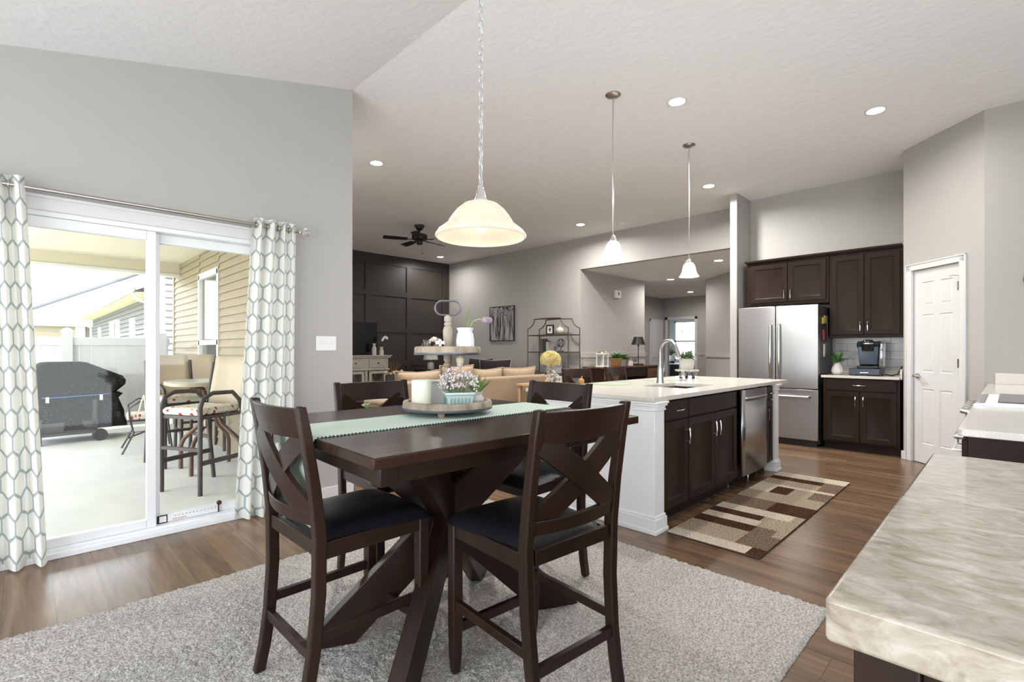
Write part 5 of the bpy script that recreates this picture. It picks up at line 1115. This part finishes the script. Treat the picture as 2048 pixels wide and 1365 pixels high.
for y in (22.5, 33.5):
    w_ = M().box(2.88, 2.95, y, y + 1.1, .9, 2.5).build('window', TRIM, t); M().box(2.87, 2.89, y + .1, y + 1.0, 1.0, 1.65).build('pane', mat('grey pane %d' % y, (.25, .27, .28), .1), w_)  # panes in one plain grey
M().box(2.86, 2.95, 26.5, 29.5, 0, 2.6).build('door_surround', TRIM, t); M().box(2.84, 2.87, 27.4, 28.2, 0, 2.5).build('door_glass', STEELD, t)
t = thing('tan_house', 'far tan house under a huge pale roof at the left of the view', 'house', (0, 0, GZ))
k = M(); k.box(-.8, 15, 40.5, 53, 0, 2.75); z = 0
while z < 2.7: k.loft([[(x, 40.5, z), (x, 40.47, z), (x, 40.498, z + .2), (x, 40.5, z + .2)] for x in (-.8, 2.3)]); z += .2
k.build('wall', TAN, t)
M().loft([[(-1.3, 40, 2.72), (16, 40, 2.72), (16, 54, 2.72), (-1.3, 54, 2.72)], [(-1.3, 40, 2.80), (16, 40, 2.80), (16, 54, 2.80), (-1.3, 54, 2.80)], [(9, 47, 8.45), (10, 47, 8.45), (10, 47.2, 8.45), (9, 47.2, 8.45)]]).build('roof', ROOF, t)
M().tube([(-1.3, 40, 2.84), (9, 47, 8.5)], .11, 6).build('hip_cap', mat('grey hip shingles', (.10, .095, .095), .9), t)
for x in (.2, 1.25): w_ = M().box(x, x + .9, 40.40, 40.5, .9, 1.75).build('window', TRIM, t); M().box(x + .08, x + .82, 40.37, 40.42, 1.0, 1.68).build('pane', mat('far pane %d' % (x * 10), (.10, .12, .12), .1), w_)
M().box(2.3, 2.75, 40.2, 40.5, 0, 2.72).build('corner_board', TRIM, t)
t = thing('striped_house', 'white sided house wall with dark lap lines beside the porch corner', 'house', (0, 0, GZ))
k = M(); z = 0
while z < 5.2: k.loft([[(x, 15.0, z), (x, 14.955, z + .012), (x, 14.995, z + .165), (x, 15.0, z + .165)] for x in (2.55, 8)]); z += .165
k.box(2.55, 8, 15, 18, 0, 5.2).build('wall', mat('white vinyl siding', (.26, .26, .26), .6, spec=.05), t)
M().loft([[(x, 14.7, 4.2 + (x - 2.3) * .35) for x in (2.3, 8)] + [(x, 14.7, 4.45 + (x - 2.3) * .35) for x in (8, 2.3)], [(x, 18, 4.2 + (x - 2.3) * .35) for x in (2.3, 8)] + [(x, 18, 4.45 + (x - 2.3) * .35) for x in (8, 2.3)]]).build('roof', ROOF, t)
# covered grill
COVER = mat('speckled charcoal grill cover', (.016, .0142, .0130), .8, var=(95, (.10, .10, .095), (1, 1, 1), (.60, .70)), bump=(9, .8), spec=.04)
t = thing('covered_grill', 'gas grill under a dark speckled cover on the patio', 'grill', (.42, 9.75, GZ), R(4))
k = M(); rnd = random.Random(8); secs = []
def ring(z, xa, xb, ya, yb, wob):
    n = 40; r_ = []
    for i in range(n):
        a = 2 * pi * i / n; c_, s_ = cos(a), sin(a); e = .28
        x = (xa + xb) / 2 + (xb - xa) / 2 * (abs(c_) ** e) * (1 if c_ > 0 else -1); y = (ya + yb) / 2 + (yb - ya) / 2 * (abs(s_) ** e) * (1 if s_ > 0 else -1)
        w_ = wob * sin(a * 7 + z * 3) + wob * .6 * sin(a * 13 + z * 9); r_.append((x + w_ * c_, y + w_ * s_, z))
    return r_
for z, xa, xb, wob in ((.18, -.44, .72, .035), (.40, -.46, .66, .03), (.60, -.50, .60, .02), (.665, -.49, .66, .012), (.70, -.50, .58, .01), (.80, -.52, .69, .008), (.86, -.52, .70, .006), (.93, -.50, .66, .004), (1.00, -.41, .52, .004), (1.14, -.25, .25, .002), (1.15, -.2, .2, .002)):
    yy = .34 if z < .95 else .34 - (z - .95) * .7; secs.append(ring(z, xa, xb, -yy, yy, wob))
k.loft(secs); k.build('cover', COVER, t, smooth=50)
BB = M().tube([(-.515, -.25, .675), (-.2, -.37, .655), (.2, -.365, .665), (.45, -.36, .675), (.62, -.2, .695)], .006, 6); BB.build('strap', mat('blue strap', (.10, .22, .55), .6), t)
for x in (-.22, .36): M().box(x, x + .035, -.378, -.368, .59, .67).build('tag', WHITEM, t)
M().box(-.32, -.26, -.40, -.34, 0, .36).build('leg', STEELD, t); M().box(-.26, .34, -.36, -.34, .14, .30).build('lower_panel', STEELD, t); M().box(-.30, .36, -.40, -.36, .12, .16).build('frame_rail', STEELD, t); M().box(.28, .33, -.36, -.31, .1, .6).build('leg', STEELD, t)
M().lathe([(0, -.025), (.06, -.025), (.07, -.03), (.088, -.022), (.088, .022), (.07, .03), (.06, .025), (0, .025)], (.36, -.39, .088), 24, Matrix.Rotation(R(90), 3, 'X')).build('wheel', BLACKM, t, smooth=40)
# bar height patio set
IRON = mat('bronze grey patio metal', (.085, .07, .07), .5, .3); BRZ = mat('brown patio table legs', (.16, .09, .065), .5, .2)
FLORAL = mat('cream cushion with red leaves', (.72, .68, .58), .9); nt, bs = NT(FLORAL)
tc = nd(nt, 'ShaderNodeTexCoord'); vo = nd(nt, 'ShaderNodeTexVoronoi'); vo.inputs['Scale'].default_value = 15; mp = nd(nt, 'ShaderNodeMapping'); mp.inputs['Scale'].default_value = (1, 1.6, 1); mp.inputs['Rotation'].default_value = (0, 0, .7); nt.links.new(tc.outputs['Object'], mp.inputs[0]); nt.links.new(mp.outputs[0], vo.inputs['Vector'])
lf = math_(nt, 'LESS_THAN', vo.outputs['Distance'], .36); sel = nd(nt, 'ShaderNodeSeparateXYZ'); nt.links.new(vo.outputs['Color'], sel.inputs[0]); on_ = math_(nt, 'MULTIPLY', lf, math_(nt, 'GREATER_THAN', sel.outputs[0], .45))
mx = nd(nt, 'ShaderNodeMix', data_type='RGBA'); nt.links.new(on_, mx.inputs[0]); mx.inputs[6].default_value = (.72, .68, .58, 1); mx.inputs[7].default_value = (.42, .05, .06, 1); nt.links.new(mx.outputs[2], bs.inputs['Base Color'])
def bar_chair(label, loc, rz, floral=True):
    t = thing('patio_bar_chair', label, 'chair', loc, rz, 'patio chairs round the high table'); S = .72
    for s in (-1, 1):
        M().tube([(s * .235, .23, 0), (s * .235, .23, .80), (s * .235, .20, .88), (s * .235, .10, .925), (s * .235, -.12, .92), (s * .235, -.20, .84), (s * .235, -.24, S)], .020, 8).build('arm_frame', IRON, t, smooth=60)
        M().tube([(s * .235, -.33, 0), (s * .235, -.25, S), (s * .235, -.33, 1.20)], .020, 8).build('rear_leg', IRON, t, smooth=60)
        M().box(s * .235 - .012, s * .235 + .012, -.29, .23, .27, .31).build('stretcher', IRON, t)
    M().box(-.24, .24, -.25, .23, S - .03, S).box(-.235, .235, .215, .245, .40, .43).build('seat_frame', IRON, t)
    M().grid(lambda u, v: (-.215 + .43 * u, -.25 - .10 * v - .03 * sin(pi * u), S + .04 + .50 * v), 8, 4).build('sling_back', mat('beige sling mesh', (.60, .50, .38), .8), t, smooth=60).modifiers.new('s', 'SOLIDIFY').thickness = .012
    if floral:
        k = M(); k.loft([[(-.22 + a, -.22 + a, z), (.22 - a, -.22 + a, z), (.22 - a, .24 - a, z), (-.22 + a, .24 - a, z)] for a, z in ((.01, S + .002), (0, S + .03), (0, S + .05), (.02, S + .075))]); c_ = k.build('seat_pad', FLORAL, t, bevel=.015, seg=3)
        M().tube([(.24, -.22, S + .06), (.27, -.26, S + .08), (.26, -.25, S - .05), (.25, -.24, S - .18)], .01, 6).tube([(.27, -.26, S + .08), (.29, -.28, S), (.31, -.30, S - .12)], .01, 6).build('tie', mat('cream tie', (.70, .66, .52), .9), c_)
    return t
bar_chair('tall patio bar chair with red leaf pad closest to the patio door', (1.24, 5.50, GZ), R(118))
bar_chair('tall patio bar chair with red leaf pad behind the left edge of the high table', (1.32, 6.9, GZ), R(-170))
bar_chair('tall patio chair with a plain beige sling back behind the high table', (1.66, 7.5, GZ), R(176), False)
t = thing('patio_high_table', 'high patio table with frosted glass top and curved brown legs', 'table', (1.50, 6.30, GZ))
k = M(); k.prism([(.42 * (abs(cos(a)) ** .6) * (1 if cos(a) > 0 else -1), .42 * (abs(sin(a)) ** .6) * (1 if sin(a) > 0 else -1)) for a in [2 * pi * i / 32 for i in range(32)]], 'z', .945, .985); k.build('rim', mat('beige table rim', (.50, .42, .32), .6), t, bevel=.006)
M().prism([(.38 * (abs(cos(a)) ** .6) * (1 if cos(a) > 0 else -1), .38 * (abs(sin(a)) ** .6) * (1 if sin(a) > 0 else -1)) for a in [2 * pi * i / 32 for i in range(32)]], 'z', .984, .99).build('glass_top', mat('frosted glass', (.68, .70, .66), .2), t)
for i in range(4):
    a = R(45 + 90 * i); d = Vector((cos(a), sin(a), 0)); M().tube([d * .34, d * .34 + Vector((0, 0, .26)), d * .30 + Vector((0, 0, .34)), d * .12 + Vector((0, 0, .50)), d * .085 + Vector((0, 0, .58)), d * .085 + Vector((0, 0, .80)), d * .14 + Vector((0, 0, .90)), d * .30 + Vector((0, 0, .945))], .022, 10).build('leg', BRZ, t, smooth=60)
def iron_chair(label, loc, rz):
    t = thing('wrought_iron_chair', label, 'chair', loc, rz); k = M()
    k.tube([(-.22, -.25, 0), (-.2, -.2, .42), (-.22, -.3, .95), (.22, -.3, .95), (.2, -.2, .42), (.22, -.25, 0)], .011, 6).tube([(-.21, -.27, .80), (.21, -.27, .80)], .009, 6)
    for s in (-1, 1): k.tube([(s * .02 + s * .045 * (1 + .9 * cos(a)), -.29, .875 + .05 * sin(a)) for a in [i * pi / 6 for i in range(12)]], .006, 5, closed=True)
    for x in (-.1, 0, .1): k.tube([(x, -.21, .42), (x, -.265, .80)], .006, 5)
    k.build('back', IRON, t, smooth=60)
    for s in (-1, 1): M().tube([(s * .27, .28, 0), (s * .22, .16, .25), (s * .23, .20, .42), (s * .26, .21, .58), (s * .26, .10, .66), (s * .24, -.22, .64)], .011, 6).build('arm', IRON, t, smooth=60)
    M().box(-.23, .23, -.22, .22, .40, .42).build('seat', IRON, t); M().box(-.23, .23, -.21, .23, .42, .49).build('seat_pad', FLORAL, t, bevel=.025, seg=3)
    M().tube([(-.25, .22, .2), (0, .02, .24), (.25, .22, .2)], .009, 6).tube([(-.21, -.23, .2), (0, .02, .24), (.21, -.23, .2)], .009, 6).build('stretcher', IRON, t, smooth=60)
    return t
iron_chair('black wrought iron patio chair with scrolled back, beside the covered grill', (1.20, 8.15, GZ), R(84))
